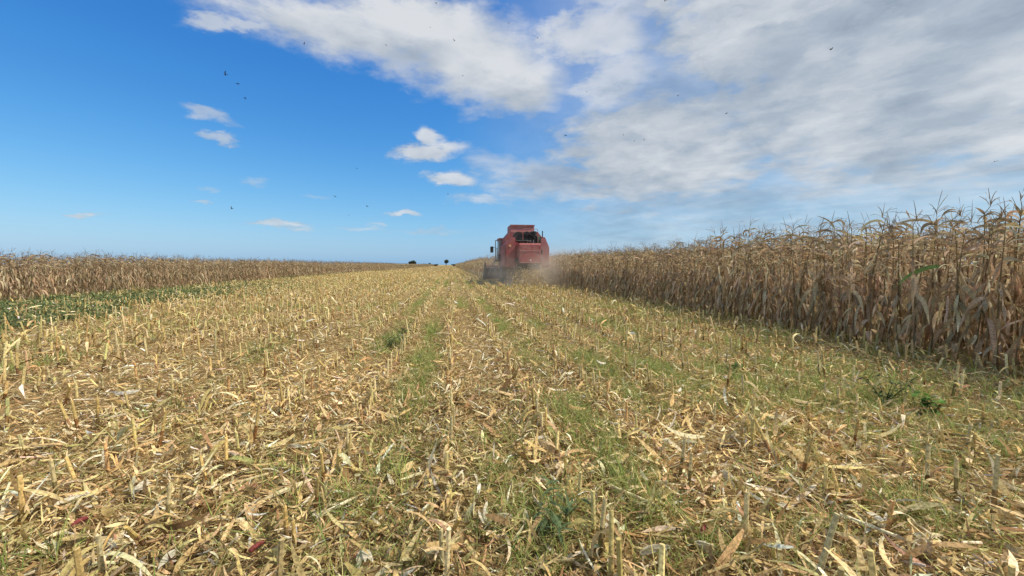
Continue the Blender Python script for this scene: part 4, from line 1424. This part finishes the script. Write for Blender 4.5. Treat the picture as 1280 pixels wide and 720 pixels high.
# ------------------------------------------------------------------ birds
def bird_mesh(flap, seed):
    bm = bmesh.new()
    q = bmesh.ops.create_uvsphere(bm, u_segments=10, v_segments=8, radius=1)
    for v in q['verts']:
        t = v.co.y
        k = 1 - 0.45 * max(0, -t) - 0.2 * max(0, t)
        v.co = Vector((v.co.x * 0.028 * k, t * 0.11, v.co.z * 0.027 * k))
    q = bmesh.ops.create_uvsphere(bm, u_segments=8, v_segments=6, radius=0.022)
    bmesh.ops.translate(bm, vec=(0, 0.115, 0.012), verts=q['verts'])
    q = bmesh.ops.create_cone(bm, cap_ends=True, segments=6, radius1=0.008, radius2=0.001, depth=0.03)
    bmesh.ops.transform(bm, matrix=Matrix.Translation((0, 0.148, 0.01)) @ Matrix.Rotation(R(-90), 4, 'X'), verts=q['verts'])
    def slab(pts, th=0.006):
        A = [bm.verts.new((p[0], p[1], p[2] + th / 2)) for p in pts]
        B = [bm.verts.new((p[0], p[1], p[2] - th / 2)) for p in pts]
        n = len(pts)
        bm.faces.new(A); bm.faces.new(B[::-1])
        for i in range(n):
            bm.faces.new((A[i], B[i], B[(i + 1) % n], A[(i + 1) % n]))
    for s in (-1, 1):
        w1, w2 = math.sin(flap) * 0.12, math.sin(flap) * 0.10 - 0.03 * abs(math.cos(flap))
        slab([(s * 0.015, 0.06, 0.01), (s * 0.13, 0.08, 0.01 + w1), (s * 0.13, -0.01, 0.01 + w1), (s * 0.015, -0.045, 0.01)])
        slab([(s * 0.13, 0.08, 0.01 + w1), (s * 0.27, 0.0, 0.01 + w1 + w2), (s * 0.25, -0.04, 0.01 + w1 + w2), (s * 0.13, -0.01, 0.01 + w1)])
    slab([(-0.012, -0.09, 0), (0.012, -0.09, 0), (0.035, -0.18, 0.0), (-0.035, -0.18, 0.0)])
    bmesh.ops.recalc_face_normals(bm, faces=bm.faces)
    me = bpy.data.meshes.new('bird')
    bm.to_mesh(me)
    bm.free()
    me.materials.append(BIRD)
    return me


BIRD = paint('dark_feathers', (0.03, 0.03, 0.034), 0.7, 0, 0.2, (0.06, 0.055, 0.05))

def build_birds():
    ms = [bird_mesh(f, i) for i, f in enumerate((0.9, 0.3, -0.4, 1.2))]
    r = np.random.default_rng(8)
    FAR = 1.3
    spots = [
        (282, 93, 42, 'topmost dark bird of the three in open blue sky above the tilted wisp of cloud'),
        (297, 105, 42, 'middle dark bird of the three in open blue sky above the tilted wisp'),
        (306, 122, 42, 'lowest dark bird of the three, nearest the tilted wisp of cloud'),
        (380, 55, 55, 'dark bird before the thin tail end of the long white cloud'),
        (483, 57, 60, 'dark bird before the thick white middle of the long cloud'),
        (545, 4, 50, 'dark bird at the very top edge of the long white cloud'),
        (538, 34, 75, 'tiny bird just below the bird at the top edge of the long cloud'),
        (568, 51, 50, 'dark bird before the bright heart of the long white cloud'),
        (579, 95, 75, 'tiny bird over the grey underside of the long cloud'),
        (588, 115, 65, 'small bird at the lower rim of the long cloud'),
        (502, 146, 75, 'tiny bird in clear blue just under the long cloud'),
        (446, 211, 75, 'tiny bird in clear blue short of the two little puffed clouds'),
        (419, 246, 42, 'dark bird in pale blue above the low row of flat clouds'),
        (459, 258, 45, 'dark bird level with the flat cloud below the two little puffs'),
        (436, 269, 75, 'tiny bird lowest of the trio over the distant corn'),
        (290, 261, 42, 'dark bird gliding above the lower corn strip, alone in pale blue'),
        (560, 243, 70, 'tiny bird just under the lower of the two little puffed clouds'),
        (636, 29, 65, 'small bird in the blue notch at the end of the long cloud'),
        (672, 47, 65, 'small bird where the long cloud meets the broken grey deck'),
        (831, 1, 48, 'dark bird at the top of the sky before the grey deck'),
        (847, 120, 65, 'small bird before the darkest patch of the grey deck'),
        (908, 142, 60, 'small bird below the darkest patch of the grey deck'),
        (707, 169, 42, 'dark bird at the ragged blue gap above the harvester'),
        (733, 115, 80, 'tiny bird in the ragged blue gap higher above the harvester'),
        (779, 169, 70, 'uppermost tiny bird of the four clustered before the pale deck'),
        (780, 188, 65, 'lowest tiny bird of the four clustered before the pale deck'),
        (793, 176, 75, 'middle tiny bird of the four clustered before the pale deck'),
        (805, 175, 70, 'outer tiny bird of the four clustered before the pale deck, nearest the corn'),
        (1038, 62, 44, 'dark bird beside the bright white break in the deck'),
        (666, 236, 70, 'small bird low above the harvester tank'),
        (1243, 202, 42, 'dark bird just above the tallest corn tassels')]
    for i, (px, py, dist, lab) in enumerate(spots):
        d = ray_of(px, py)
        p = Vector((0, 0, CAM_H)) + d * dist * FAR
        o = link('bird', ms[i % 4], None, p)
        o.rotation_euler = (r.uniform(-0.4, 0.4), r.uniform(-0.6, 0.6), r.uniform(0, 6.28))
        s = r.uniform(0.85, 1.1)
        o.scale = (s, s, s)
        tag(o, lab, 'bird', 'dark birds scattered over the field')


build_birds()
